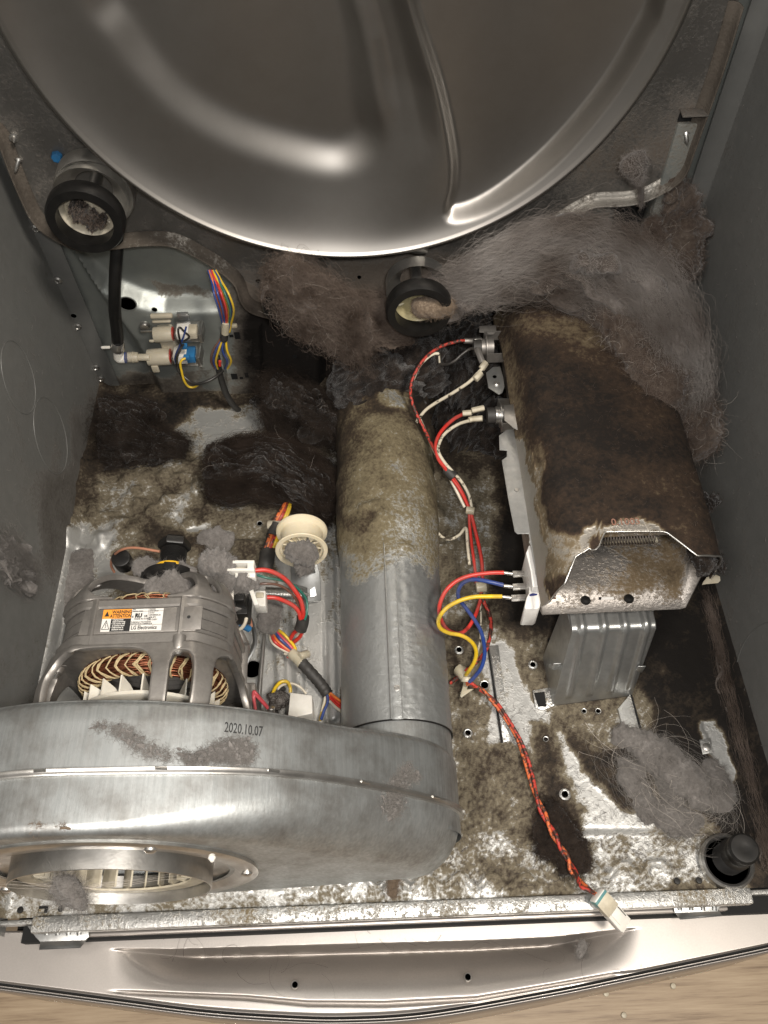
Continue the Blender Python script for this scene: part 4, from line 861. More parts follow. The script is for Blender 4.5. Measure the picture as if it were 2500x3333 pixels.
def cage(prof,wins,name,par,th=.0052):
    "shell of rounded-octagon section along the axis; windows given as (centre deg, half deg, s0, s1, roundness)"
    pf_ = np.array(cr([np.array([r,y,0.]) for r,y in prof],14)); n_s = len(pf_); n_a = 300; sl = np.linspace(0,1,n_s); an = np.linspace(0,2*math.pi,n_a,endpoint=False)
    vs = [tuple(mp(a,squ(a,pf_[i,0]) if pf_[i,0]>.03 else pf_[i,0],pf_[i,1])) for i in range(n_s) for a in an]; fs_ = []
    for i in range(n_s-1):
        for j in range(n_a):
            s_m = (sl[i]+sl[i+1])/2; am = (math.degrees(an[j])+.5*360/n_a); cutf = False
            for (c_,h_,s0,s1,k_) in wins:
                d_a = abs((am-c_+180)%360-180)/h_; d_s = abs(s_m-(s0+s1)/2)/((s1-s0)/2)
                if d_a**k_+d_s**k_<1: cutf = True; break
            if not cutf: fs_.append((i*n_a+j,i*n_a+(j+1)%n_a,(i+1)*n_a+(j+1)%n_a,(i+1)*n_a+j))
    cnt = {}
    for f_ in fs_:
        for k in range(4):
            e_ = (f_[k],f_[(k+1)%4]); e_ = (min(e_),max(e_)); cnt[e_] = cnt.get(e_,0)+1
    nb = {}
    for (a_,b_),c_ in cnt.items():
        if c_==1: nb.setdefault(a_,[]).append(b_); nb.setdefault(b_,[]).append(a_)
    V2 = np.array(vs)
    for it in range(14):
        V3 = V2.copy()
        for a_,l_ in nb.items():
            if len(l_)==2: V3[a_] = .4*V2[a_]+.3*V2[l_[0]]+.3*V2[l_[1]]
        V2 = V3
    vs = [tuple(v) for v in V2]
    g = G(); g.add(vs,fs_); o = g.build(name,'cast',par,ang=50)
    md = o.modifiers.new('thick','SOLIDIFY'); md.thickness = th; md.offset = 0; md.use_even_offset = True
    mb_ = o.modifiers.new('edge','BEVEL'); mb_.width = .0006; mb_.segments = 1; mb_.limit_method = 'ANGLE'; mb_.angle_limit = math.radians(50)
    return o
W_ = [(-16+90*k,31,.03,.92,4.) for k in range(4)]+[(28.5+90*k,5.4,.08,.70,3.5) for k in range(4)]
cage([(.0685,.268),(.0705,.258),(.0735,.246),(.0738,.232),(.0715,.219),(.064,.210),(.052,.205),(.036,.203),(.028,.203)],W_,'front_cage',fbk)
W2_ = [(0+90*k,34,.0,.80,3.8) for k in range(4)]+[(45+90*k,4,.12,.5,3.) for k in range(4)]
cage([(.0668,.3085),(.0655,.318),(.0600,.329),(.0500,.3385),(.038,.3440),(.026,.3460),(.018,.3460)],W2_,'rear_cage',rbk,.0046)
for base_ in (27,117,207,297):
    a_ = math.radians(base_); o = G().lathe([(.0050,-.010),(.0050,.0),(.0040,.002),(0,.0026)],mp(a_,.0765,.264),(0,-1,0),18).build('bolt_boss','cast',fbk); G().lathe([(.0030,0),(.0032,.002),(.002,.0034),(0,.0036)],mp(a_,.0770,.2620),(0,-1,0),12).build('bolt','steel',fbk)
for a_ in (30,60,-30,-62,118,-118):
    aa_ = math.radians(a_); td = Vector((math.cos(aa_),0,-math.sin(aa_))); G().prism([mp(aa_,.0700,.2665)-td*.006,mp(aa_,.0700,.2665)+td*.006,mp(aa_,.0765,.2665)+td*.006,mp(aa_,.0765,.2665)-td*.006],(0,.044,0)).build('side_web','cast',mo,bevel=.0015)
loft([(lambda a:.010,.2030),(lambda a:.031,.2030),(lambda a:.034,.2055),(lambda a:.010,.208)],'front_hub','cast',mo,ang=40)
loft([(lambda a:.006,.342),(lambda a:.024,.342),(lambda a:.026,.345),(lambda a:.022,.349),(lambda a:.006,.349)],'rear_hub','cast',mo,ang=40)
shd = G().prism([(MX-.044,.2790,MZ+.0655),(MX+.046,.2790,MZ+.0655),(MX+.044,.3000,MZ+.0655),(MX-.042,.3000,MZ+.0655)],(0,0,.0016)).build('stator_shroud','cast',mo,bevel=.0005)
G().box((MX+.040,.2895,MZ+.0672),(.020,.0200,.0014)).build('shroud_tab','cast',shd,bevel=.0004); G().lathe([(.0014,.0008),(0,.0010)],(MX+.040,.290,MZ+.0677),(0,0,1),10).build('tab_dot','ink',shd)
# windings
def winding(y,R,r,n,name,seed):
    g = G(); rg = np.random.default_rng(seed)
    for k in range(n):
        b = k/n*2*math.pi; rr0 = r*(.86+.2*rg.random()); ph = rg.random()*6
        g.tube([tuple(mp(a,R+rr0*math.cos(b+.35*math.sin(3*a+ph)),y+rr0*.8*math.sin(b+.35*math.sin(3*a+ph)))) for a in np.linspace(0,2*math.pi,60,endpoint=False)],.00075,5,True)
    g.a=1; o = g.build(name,'copper',mo,ang=180); loft([(lambda a,t=t:R+r*.78*math.cos(t),y+r*.62*math.sin(t)) for t in np.linspace(0,2*math.pi,10,endpoint=False)],'winding_core','copper',o,ang=180); return o
w1 = winding(.2610,.0495,.0088,34,'front_winding',1); w2 = winding(.3150,.0450,.0095,26,'rear_winding',2)
g = G()
for k in range(150):
    a = k/150*2*math.pi; j = .0012*math.sin(k*5.3); g.tube([tuple(mp(a+j,.0600,.279)),tuple(mp(a+.02,.0598,.272+j)),tuple(mp(a+.03+j*8,.054,.2660))],.00075,4)
g.a=1; g.build('slot_wires','copper',w1,ang=180)
g = G()
for k in range(110):
    a = k/110*2*math.pi; g.tube([tuple(mp(a,.0590,.297)),tuple(mp(a+.02,.058,.304)),tuple(mp(a+.03,.050,.3120))],.00075,4)
g.a=1; g.build('slot_wires','copper',w2,ang=180)
def lacing(y,R,r,n,par,face,seed):
    g = G(); rg = np.random.default_rng(seed)
    for k in range(n):
        a0,a1 = k/n*2*math.pi,(k+.62)/n*2*math.pi
        for (u0,u1) in ((a0,a1),(a1,a0+2*math.pi/n),(a0+.02,a1+.03)):
            pts = []
            for t in np.linspace(0,1,9):
                b = (-1.9+3.6*t) if face>0 else (1.9-3.6*t); a = u0+(u1-u0)*abs(2*t-1); pts.append(tuple(mp(a+.012*rg.normal(),R+(r+.0012)*math.sin(b+1.2)*1.,y-(r*.82+.0012)*math.cos(b+1.2)*face)))
            g.tube(pts,.00055,5)
    g.a=1; return g.build('twine_lacing','twine',par,ang=180)
lacing(.2610,.0495,.0088,22,w1,1,3); lacing(.2610,.0495,.0088,22,w1,1,8); lacing(.3150,.0450,.0095,16,w2,-1,4)
# cooling fan
fn = loft([(lambda a:.012,.2345),(lambda a:.0520,.2345),(lambda a:.0540,.2355),(lambda a:.0540,.2380),(lambda a:.0525,.2386),(lambda a:.012,.2386)],'cooling_fan','fan',mo,ang=40)
for k in range(20):
    a = k/20*2*math.pi+.1; td = Vector((math.cos(a),0,-math.sin(a)))*.0012
    G().prism([mp(a,.0535,.2384),mp(a,.0535,.2515),mp(a+.05,.044,.2470),mp(a+.12,.030,.2388)],td).build('fan_blade','fan',fn)
loft([(lambda a:.0,.199),(lambda a:.006,.199),(lambda a:.006,.36),(lambda a:.0,.36)],'shaft','steel',mo,closed=False,ang=40)
# pulley end
def pl(prof,name,mat,par=mo,n=40,tilt=(0.0,1,.0),x=.007): 
    return G().lathe(prof,Vector((MX+x,.343,MZ+.016)),tilt,n).build(name,mat,par,ang=30)
dk = pl([(0,.005),(.020,.005),(.0235,.008),(.0235,.013),(.019,.0155),(.0,.016)],'thrust_cap','black')
for k in range(4):
    a = k*math.pi/2+.2; G().box(Vector((MX+.007+.0215*math.sin(a),0.3535,MZ+.016+.0215*math.cos(a))),(.010,.007,.006),Matrix.Rotation(a,3,'Y')).build('cap_notch','rubber',dk,bevel=.0008)
pl([(0,.016),(.0145,.016),(.0155,.018),(.0150,.0205),(0,.021)],'yellow_ring','yellowring')
pg = [(0,.0205),(.0125,.021)]
for k in range(6): pg += [(.0095,.023+k*.0028),(.0115,.0244+k*.0028)]
pl(pg+[(.0100,.0402),(0,.0405)],'grooved_pulley','black')
pl([(0,.040),(.0135,.0405),(.0145,.042),(.0145,.047),(.012,.0495),(0,.050)],'hex_head','black',n=6)
# capacitor, orange lead, front feet
G().tube([P(392,1815,.135),P(408,1838,.118)],.0085,18).build('thermal_fuse_sleeve','black',mo,bevel=.001)
wire([(520,1795,.15),(440,1783,.15),(395,1790,.145),(368,1812,.13),(362,1840,.12),(372,1862,.11)],.0012,'w_orangew',mo,'thin_lead',seg=8)
# nameplate
LZ = MZ+.0671+.0003
c0 = np.array([-.2180,.2806,LZ]); lw,lh = .0466,.0188; ex = np.array([1,-.012,0.]); ey = np.array([0.0,1,0.])
def lq(u,v,z=0): return c0+ex*u*lw+ey*v*lh+np.array([0,0,z])
npl = G().prism([lq(-.0,0),lq(1,0),lq(1,1),lq(0.0,1)],(0,0,.0002)).build('nameplate','lab_white',mo,smooth=False)
G().prism([lq(.0,.58,.0003),lq(.475,.58,.0003),lq(.475,1,.0003),lq(.0,1,.0003)],(0,0,.0001)).build('orange_panel','lab_orange',npl,smooth=False)
G().prism([lq(.15,.0,.0003),lq(.475,.0,.0003),lq(.475,.57,.0003),lq(.15,.57,.0003)],(0,0,.0001)).build('black_panel','lab_black',npl,smooth=False)
TZ = .0006
def lt(s,sz,u,v,m='ink',b=0.00004,sx=1.,al='LEFT'): text(s,sz*.8,lq(u,v,TZ),ex,ey,m,npl,'label_text',al,b,sx)
lt('WARNING',.0050,.150,.80,b=.0001,sx=.80); lt('ATTENTION',.0050,.125,.62,b=.0001,sx=.74)
lt('LG Electronics',.0056,.50,.06,b=.0001,sx=.74)
lt('P/N\n4681EL1008G',.0018,.49,.93); lt('MODEL\nDMP400L01',.0018,.77,.93)
lt('c',.0038,.49,.60,b=.0001); lt('RU',.0060,.54,.60,b=.0003,sx=.85); lt('US',.0034,.69,.60,b=.0001,sx=.8)
lt('MADE IN KOREA',.0021,.535,.50); lt('THERMALLY PROTECTED\nPROTECTION THERMIQUE',.0018,.485,.36,sx=.95)
lt('1/3 H.P.\n120V/60HZ/6.3A\nAMB 40°C\nINS CLASS F',.0024,.77,.76,sx=.68,b=.00005)
for k,s_ in enumerate(('• Unplug dryer','  before servicing','• Use motor only','  in clothes dryer','• Débrancher la','  sécheuse avant')): lt(s_,.0022,.165,.49-.088*k,'lab_white',b=.00006,sx=.85)
for (u0,v0,u1,v1) in ((.478,.90,.478,.0),(.478,.88,1,.88),(.755,1,.755,.30),(.478,.27,1,.27)): G().prism([lq(u0-.002,v0-.006,.0003),lq(u1+.002,v0-.006,.0003),lq(u1+.002,v1+.006,.0003),lq(u0-.002,v1+.006,.0003)],(0,0,.0001)).build('label_rule','ink',npl,smooth=False)
tri = [lq(.015,.10,.0004),lq(.135,.10,.0004),lq(.075,.50,.0004)]; G().tube([tri[0],tri[1]],.00025,4).tube([tri[1],tri[2]],.00025,4).tube([tri[2],tri[0]],.00025,4).build('hazard_triangle','ink',npl)
G().tube([lq(.082,.40,.0005),lq(.066,.27,.0005),lq(.084,.27,.0005),lq(.070,.15,.0005)],.0002,4).build('lightning_bolt','ink',npl)
G().prism([lq(.03,.68,.0005),lq(.11,.68,.0005),lq(.07,.92,.0005)],(0,0,.0001)).build('warning_triangle','ink',npl,smooth=False)
# cradle feet + strap to the pan
G().tube(cr([P(776,2250,.01),P(800,2160,.02),P(830,2090,.03),P(812,2010,.05),P(770,1990,.07)],8),.0035,8,flat=.5).build('cradle_strap','bracket',mo)
for s_ in (-1,1): G().box((MX+s_*.055,.26,.028),(.030,.07,.045)).build('cradle_foot','cast',mo,bevel=.003)
# terminal switch at the motor's right shoulder
sw = G().box(P(778,1975,.10),(.020,.026,.022)).build('start_switch','black',mo,bevel=.001)
# ================================================================== IDLER PULLEY
ic = P(982,1765,.078); ia = Vector((0.03,-.985,.16)).normalized()
idl = thing('idler_pulley','cream nylon belt idler pulley on a steel arm beside the duct','pulley',(ic[0],ic[1],0))
R = .0255
pu = G().lathe([(R*.80,-.0150),(R*.98,-.0150),(R,-.0140),(R*.98,-.0120),(R*.82,-.0095),(R*.79,-.006),(R*.79,.006),(R*.82,.0080),(R*.98,.009),(R,.0105),(R*.98,.0115),(R*.84,.0115),(R*.82,.0085),(R*.74,.008),(R*.72,-.006)],ic,ia,64).build('pulley_wheel','idler',idl)
G().lathe([(.0095,.009),(.0095,-.008),(.0060,-.008),(.006,.009)],ic,ia,32).build('pulley_hub','idler',idl)
pf2 = G().lathe([(R*.73,.0015),(R*.73,-.001),(.009,-.001),(.009,.0015)],ic,ia,48).build('pulley_web','idler',idl)
u0 = ia.orthogonal().normalized(); w0 = ia.cross(u0)
for k in range(12):
    a = k/12*2*math.pi; d = u0*math.cos(a)+w0*math.sin(a); G().tube([Vector(ic)+d*.009+ia*.004,Vector(ic)+d*R*.75+ia*.004],.0013,6,flat=3).build('web_rib','idler',pu)
G().lathe([(.006,.006),(.006,.0135),(.0045,.0145),(.0040,.017),(.0015,.0175),(0,.017)],ic,ia,20).build('axle_bolt','steel',idl)
G().lathe([(.0105,.0118),(.0105,.0130),(.006,.0130),(.006,.0118)],ic,ia,28).build('washer','bracket',idl)
armp = [(948,1830,.055),(1030,1828,.055),(1042,1870,.045),(1046,1955,.028),(1002,1962,.028),(1000,1915,.034),(950,1900,.040),(946,1860,.048)]
ba = G().prism([P(*q) for q in armp],(0,0,.0016)).build('idler_arm','bracket',idl,bevel=.0004)
G().prism([P(1000,1912,.030),P(1044,1908,.030),P(1044,1958,.020),P(1000,1960,.020)],(0,0,.0012)).build('arm_tab','bracket',idl,bevel=.0004)
G().tube([P(985,1800,.060),P(995,1870,.05)],.010,14).build('arm_post','bracket',idl)
sp0,sp1 = P(868,1933,.040),P(985,1938,.032); cp = []
for i in range(24*10+1):
    t = i/240; c = sp0+(sp1-sp0)*t; a = i/10*2*math.pi; cp.append(c+np.array([0,.0062*math.cos(a),.0062*math.sin(a)]))
cp += [sp1+np.array([.004,0,0]),sp1+np.array([.010,0,.0]),P(1012,1937,.032),P(1022,1936,.030)]
ts = thing('tension_spring','bright coil tension spring stretched from the motor wiring to the idler arm','spring',sp0)
G().tube(cp,.0009,6).build('coil','steel',ts,ang=80)
# ================================================================== WATER VALVE, HOSE
wv = thing('water_valve','milky plastic double water inlet valve with two solenoids on the rear panel','valve',PY(560,1110,.66))
VY = .655
def vb(px0,py0,px1,py1,d,name,mat,y=VY,bev=.0015,par=None,sg=2,dirt=None):
    a,b = PY(px0,py0,y),PY(px1,py1,y); return G().box(((a[0]+b[0])/2,y+d/2,(a[2]+b[2])/2),(abs(b[0]-a[0]),d,abs(b[2]-a[2]))).build(name,mat,par or wv,bevel=bev,seg=sg,dirt=dirt)
def vt(px0,py0,px1,py1,name,mat,y=VY,fr=.5,bev=.001,par=None,back=None,label=None):
    "box whose front face covers the lower part of the px rectangle and whose top face the rest"
    pm_ = py0+(py1-py0)*fr; a,b = PY(px0,pm_,y),PY(px1,pm_,y); zt = (a[2]+b[2])/2; zb = (PY(px0,py1,y)[2]+PY(px1,py1,y)[2])/2; d = P((px0+px1)/2,py0,zt)[1]-y
    return G().box(((a[0]+b[0])/2,y+d/2,(zt+zb)/2),(abs(b[0]-a[0]),d,zt-zb)).build(name,mat,par or wv,bevel=bev,label=label)
vt(503,1050,560,1190,'valve_body','valve',.668,.18,.004); vt(485,1016,560,1040,'top_flange','valve',.664,.5,.002); vt(492,1036,556,1054,'top_rib','valve',.667,.5,.002)
def vcyl(p0,p1,r,name,mat,y=VY,n=28,par=None,y2=None): return G().tube([PY(*p0,y),PY(*p1,y2 or y)],r,n).build(name,mat,par or wv,bevel=.0010)
vcyl((502,1090),(563,1086),.0085,'upper_chamber','valve',.667); vcyl((482,1164),(556,1160),.0095,'lower_chamber','valve',.662)
vcyl((412,1163),(450,1163),.0058,'inlet_collar','valve',VY+.002); vcyl((446,1163),(488,1163),.0040,'inlet_neck','valve',VY+.002); vcyl((430,1163),(436,1163),.0064,'collar_rib','valve',VY+.002)
vt(490,1188,514,1214,'lower_tab','valve',.652,.2,.002); vt(484,1104,500,1116,'side_pin','valve',.652,.4)
vcyl((561,1086),(566,1086),.0078,'gasket','w_redd',.667); vcyl((553,1160),(558,1160),.0086,'gasket','w_redd',.662)
for (x0,y0,x1,y1,nm) in ((566,1046,650,1114,'upper'),(556,1118,644,1192,'lower')):
    f = vt(x0,y0,x1,y1,'solenoid_frame','steel',.655,.62,.0006); fy = .6535
    vt(x0+4,y0+5,x0+50,y1-6,'solenoid_coil','white',fy,.60,.0012,f)
    vt(x1-40,y0+8,x1-12,y1-10,'coil_terminal','dirtywhite' if nm=='upper' else 'bluetape',fy-.002,.62,.0006,f)
    vt(x1-6,y0-4,x1+6,y1+3,'frame_cheek','steel',fy-.002,.62,.0005,f)
vt(573,1014,612,1044,'mounting_tab','bracket',.680,.2,.001); vt(456,1074,496,1082,'mounting_foot','steel',.672,.3,.0004)
G().lathe([(.006,0),(.006,.002),(.0045,.0045),(0,.005)],PY(472,1058,.688),(0,-1,.0),18).build('mounting_screw','steel',wv)
vt(588,1116,608,1138,'blue_plug','bluetape',.648,.5,.0006); vt(596,1152,616,1174,'blue_plug','bluetape',.648,.5,.0006)
hv = thing('rubber_hose','thick black rubber hose hanging under the left roller into a white elbow','hose',PY(375,980,.66))
hp = cr([PY(a,b,y) for a,b,y in ((385,760,.675),(378,850,.664),(374,930,.655),(374,1010,.650),(380,1070,.650),(384,1118,.650))],8); G().tube(hp,.0062,24).build('hose_tube','rubber',hv)
hc_ = [PY(383,1112,.65),PY(384,1138,.65)]; cl = G().tube(hc_,.0070,30).build('spring_clamp','steel',hv,bevel=.0006)
a = PY(338,1131,.648); G().box(a+np.array([.002,0,0]),(.010,.003,.003)).build('clamp_tail','white',cl,bevel=.0012); G().tube([PY(376,1122,.6435),PY(392,1122,.6435)],.0012,8).build('clamp_slot','hole',cl)
G().tube(cr([PY(384,1140,.65),PY(386,1160,.65),PY(390,1166,.65),PY(410,1166,.65)],6),.0054,24).build('elbow','white',hv); G().tube([PY(408,1164,.65),PY(411,1164,.65)],.0060,24).build('blue_o_ring','w_blue',hv)
# ================================================================== WIRING
def harness(name,label,loc): return thing(name,label,'wiring',loc)
def wy(pts,r,col,parent,name='wire',seg=8): return (lambda r: G().tube(cr([PY(a,b,y) for a,b,y in pts],seg),r,8).build(name,col,parent,ang=60))(r*RS.get(parent.name,1))
vh = harness('valve_wiring_harness','bundle of blue, yellow, red and orange wires hanging behind the water valve',PY(730,1000,.63))
RS[vh.name] = .56
cols = ['w_blue','w_orange','w_blue','w_red','w_red','w_yellow','w_green','w_blue','w_yellow']
for k,cn in enumerate(cols):
    u = k-4; wy([(690+u*3,880,.655),(705+u*4,915,.645),(722+u*6,960,.632+.004*(k%2)),(737+u*6,1010,.630+.004*(k%2)),(738+u*3.4,1056,.636),(735+u*3,1080,.636)],.0021,cn,vh)
wy([(735,1048,.636),(733,1084,.636)],.0078,'clear',vh,'cable_tie'); vb(744,1040,752,1072,.003,'tie_anchor','clear',.640,.001,vh); vb(750,1060,774,1070,.004,'tie_anchor','clear',.637,.0015,vh)
wy([(732,1080,.637),(728,1106,.637)],.0076,'tape',vh,'tape_wrap')
for k,(dx,cn) in enumerate(((-16,'w_brown'),(-10,'w_blue'),(-4,'w_yellow'),(4,'w_blue'),(14,'w_yellow'))):
    wy([(728+dx*.5,1100,.637),(718+dx*1.5,1140,.633),(708+dx*1.3+(26 if k>2 else 0),1175,.634),(712+dx*.8+(18 if k>2 else 0),1200,.640)],.0022,cn,vh)
wy([(716,1175,.635),(716,1190,.635)],.003,'w_red',vh)
G().tube(cr([PY(a,b,y) for a,b,y in ((706,1160,.642),(712,1200,.645),(722,1240,.65),(738,1285,.655),(765,1325,.66),(800,1352,.665))],8),[.0036]*41,14).build('tape_sleeve','tape',vh)
wy([(726,1206,.64),(700,1228,.63),(670,1243,.625),(640,1250,.625),(616,1240,.63),(590,1215,.635),(578,1190,.638),(576,1160,.636),(592,1124,.634)],.0030,'w_black',vh)
wy([(646,1252,.630),(632,1260,.630),(614,1258,.630),(600,1240,.630),(592,1212,.632),(587,1186,.634),(592,1172,.636),(604,1166,.638)],.0024,'w_yellow',vh)
wy([(592,1130,.632),(584,1100,.628),(580,1075,.628),(586,1066,.630),(600,1080,.632),(616,1096,.634),(600,1110,.634)],.0020,'w_black',vh)
wy([(578,1195,.64),(570,1170,.636),(576,1145,.632),(596,1100,.630),(606,1064,.632)],.0018,'w_blue',vh); wy([(582,1200,.64),(574,1172,.632),(582,1145,.630),(598,1120,.632)],.0018,'w_black',vh)
# red / white loops between duct and heater
hh = harness('heater_wiring_loops','red and white heat-stained wires looping between the duct and the heater',P(1480,1500,.08))
def Z(l): return [(1300+a*.4521,1000+b*.4521,z) for a,b,z in l]
W2 = .00165
wire(Z([(560,243,.160),(470,242,.165),(420,246,.166),(300,282,.16),(200,352,.15),(125,450,.14),(85,560,.13),(85,650,.12),(120,760,.11),(190,900,.10),(260,1040,.095),(310,1130,.09),(350,1190,.085)]),W2,'w_rdirty',hh)
wire(Z([(350,1190,.085),(410,1260,.08),(470,1370,.07),(500,1470,.06),(505,1560,.055),(520,1700,.05),(540,1850,.05),(555,1990,.05)]),W2,'w_red',hh)
wire(Z([(285,335,.15),(250,335,.15),(200,365,.148),(140,430,.14),(100,520,.13)]),W2,'w_wdirty',hh); wire(Z([(285,335,.15),(290,400,.14)]),.0010,'w_wdirty',hh)
wire(Z([(290,410,.14),(340,412,.145),(400,385,.15),(450,340,.155),(510,300,.16),(560,300,.165)]),.0016,'w_black',hh)
wire(Z([(610,430,.16),(560,480,.158),(500,540,.15),(380,620,.135),(260,690,.12),(190,740,.11),(140,800,.10)]),W2*1.05,'w_wdirty',hh)
wire(Z([(140,790,.10),(120,850,.09),(125,920,.08),(160,1020,.07),(190,1120,.06),(215,1250,.06),(225,1400,.055),(240,1540,.045),(290,1640,.035),(360,1670,.03),(430,1640,.035),(480,1590,.045),(490,1700,.045),(505,1850,.045)]),W2,'w_wdirty',hh)
wire(Z([(150,810,.10),(200,920,.095),(260,1050,.09),(330,1170,.085),(400,1300,.075),(470,1440,.065)]),W2,'w_white',hh)
wire(Z([(470,765,.150),(400,800,.14),(330,860,.13),(280,930,.12),(262,1000,.11),(280,1090,.10),(330,1160,.092),(370,1220,.085),(440,1320,.075),(490,1420,.065),(515,1480,.06),(545,1600,.055),(580,1750,.05),(595,1850,.05),(600,1960,.05)]),W2*1.15,'w_red',hh)
wire(Z([(510,815,.150),(430,840,.14),(350,890,.13),(300,950,.12),(280,1030,.108),(320,1110,.098),(390,1190,.088),(450,1260,.078),(500,1350,.068),(520,1440,.06)]),W2,'w_wdirty',hh)
G().tube([P(1300+335*.4521,1000+1165*.4521,.088),P(1300+395*.4521,1000+1225*.4521,.084)],.0055,16).build('tape_wrap','tape',hh)
G().tube([P(1300+480*.4521,1000+1460*.4521,.062),P(1300+540*.4521,1000+1468*.4521,.062)],.0042,12).build('cable_tie','clear',hh,bevel=.0006)
for (l,mt) in (([(590,470,.158),(545,520,.156)],'dirtywhite'),([(625,395,.162),(590,445,.159)],'dirtywhite'),([(455,765,.150),(520,760,.151)],'dirtywhite'),([(520,745,.151),(610,725,.152)],'dirtywhite'),([(500,812,.150),(525,806,.150)],'dirtywhite'),([(525,806,.150),(600,800,.152)],'dirtywhite'),([(465,242,.164),(530,244,.162)],'cast'),([(530,240,.162),(585,232,.160)],'steel')):
    q = Z(l); G().tube([P(*q[0]),P(*q[1])],.0030,6,flat=1.3).build('crimp_terminal',mt,hh,bevel=.0005)
q = Z([(560,300,.164),(600,400,.160)]); G().tube([P(*q[0]),P(*q[1])],.0036,6).build('crimp_terminal','cast',hh,bevel=.0005)
# big coloured loops to the terminal block
ch = harness('heater_terminal_wires','thick red, blue and yellow wires curving into the white heater terminals',P(1500,2000,.08))
RS[ch.name] = 0.62
def Q(l): return [(1350+a*.3014,1750+b*.3014,z) for a,b,z in l]
W3 = .0031
wire(Q([(960,378,.135),(800,382,.136),(600,410,.134),(450,470,.130),(340,570,.125),(280,690,.118),(265,790,.11),(290,900,.095),(360,1000,.07),(470,1035,.05),(560,990,.045),(640,870,.045),(690,740,.045),(715,640,.045),(715,560,.05)]),W3,'w_red',ch)
wire(Q([(955,512,.132),(820,480,.134),(690,455,.132),(590,458,.128),(510,500,.12),(470,580,.11),(480,660,.10),(560,770,.09),(640,880,.08),(710,1000,.07),(745,1130,.06),(755,1260,.05),(720,1400,.04),(640,1510,.03),(590,1560,.025)]),W3,'w_blue',ch)
wire(Q([(940,635,.130),(800,635,.132),(640,640,.132),(500,675,.13),(370,740,.125),(290,820,.12),(255,900,.11),(280,980,.10),(370,1030,.09),(480,1050,.085),(570,1090,.08),(640,1160,.07),(665,1250,.06),(640,1350,.05),(590,1430,.04),(555,1480,.03)]),W3,'w_yellow',ch)
wire(Q([(720,600,.05),(750,700,.045),(800,800,.04),(825,930,.04),(810,1070,.04),(770,1210,.04),(700,1310,.035),(600,1400,.03),(480,1500,.02),(380,1570,.015)]),W3,'w_rdirty',ch)
wire(Q([(710,700,.03),(715,900,.025),(700,1150,.02),(640,1350,.015)]),.0018,'w_wdirty',ch)
for (a,b,z0,sl) in ((960,378,.135,8),(960,520,.132,6),(945,638,.130,8)):
    t0 = Q([(a,b,z0),(a+120,b+sl*2,z0),(a+240,b+sl*1.2,z0+.002)])
    o = G().tube([P(*t0[0]),P(*t0[1])],.0017,8).build('crimp_barrel','steel',ch,bevel=.0004)
    A,B = P(*t0[1]),P(*t0[2]); d = (B-A); G().box((A+B)/2,(float(np.linalg.norm(d))+.004,.0058,.0024)).build('blade_terminal','steel',ch,bevel=.0007); G().box((A+B)/2+np.array([.002,0,.0017]),(.009,.0030,.0008)).build('terminal_latch','cast',ch,bevel=.0003)
G().tube([P(1350+.3014*660,1750+.3014*540,.05),P(1350+.3014*770,1750+.3014*530,.05)],.0055,14).build('cable_tie','clear',ch,bevel=.0008)
# cable-tie clip on the floor and the orange/red twisted lead
ca = Q([(470,1420,.018),(560,1500,.022),(560,1560,.020)]); 
G().tube([P(*ca[0]),P(*ca[1])],.0065,10).tube([P(*ca[1]),P(*ca[2])],.006,10).build('floor_cable_clip','clear',ch,bevel=.001)
G().prism([P(1350+.3014*a,1750+.3014*b,.012) for a,b in ((530,1545),(590,1580),(560,1650),(640,1640),(500,1740),(485,1720),(510,1640))],(0,0,.003)).build('clip_tail','clear',ch,bevel=.0008)
tl = harness('twisted_lead','sooty orange and red twisted lead crossing the floor to a loose white plug',P(1700,2450,.02))
base_l = [(1525,2225,.024),(1560,2240,.022),(1605,2280,.020),(1650,2340,.018),(1690,2410,.016),(1712,2470,.015),(1726,2520,.014),(1745,2590,.014),(1775,2660,.014),(1810,2730,.012),(1850,2800,.010),(1868,2840,.012),(1900,2885,.020),(1935,2908,.026)]
bp_ = cr([P(*q) for q in base_l],12)
for k,(cn,ph) in enumerate((('w_rdirty',0),('w_odirty',math.pi))):
    s_ = np.linspace(0,1,len(bp_)); q = [b+np.array([math.cos(t*20+3*math.sin(t*9)+ph),0.3*math.sin(t*20+ph),math.sin(t*20+3*math.sin(t*9)+ph)])*(.0017+.0024*sstep(.80,.90,t)*(1-sstep(.93,1,t))) for b,t in zip(bp_,s_)]; G().tube(q,.00165,8).build('wire',cn,tl,ang=60)
for (a,b) in ((1530,2225),): wire([(a-30,b-30,.02),(a-15,b-10,.022),(a,b,.024)],.0016,'w_rdirty',tl)
pc = thing('loose_plug','white two-pin plastic plug lying over the front rail','plug',P(1985,2965,.02))
A,B = P(1942,2912,.026),P(2030,3010,.010); d = Vector(B-A); x_ = d.normalized(); y_ = Vector((0,0,1)).cross(x_).normalized(); z_ = x_.cross(y_); Rm = Matrix((x_,y_,z_)).transposed(); L = d.length
G().box(Vector(A)+d*.5,(L,.0135,.0085),Rm).build('plug_shell','white',pc,bevel=.0008); G().box(Vector(A)+d*.30+z_*.0008,(L*.42,.0140,.0085),Rm).build('plug_body','dirtywhite',pc,bevel=.0006)
G().box(Vector(A)+d*.68+z_*.0048,(L*.34,.0080,.0012),Rm).build('latch','white',pc,bevel=.0003); G().box(Vector(A)+d*1.0+y_*-.003,(.004,.0055,.006),Rm).build('key_rib','white',pc,bevel=.0003); G().box(Vector(A)+d*.12,(L*.2,.0142,.0092),Rm).build('teal_collar','teal',pc,bevel=.0006)
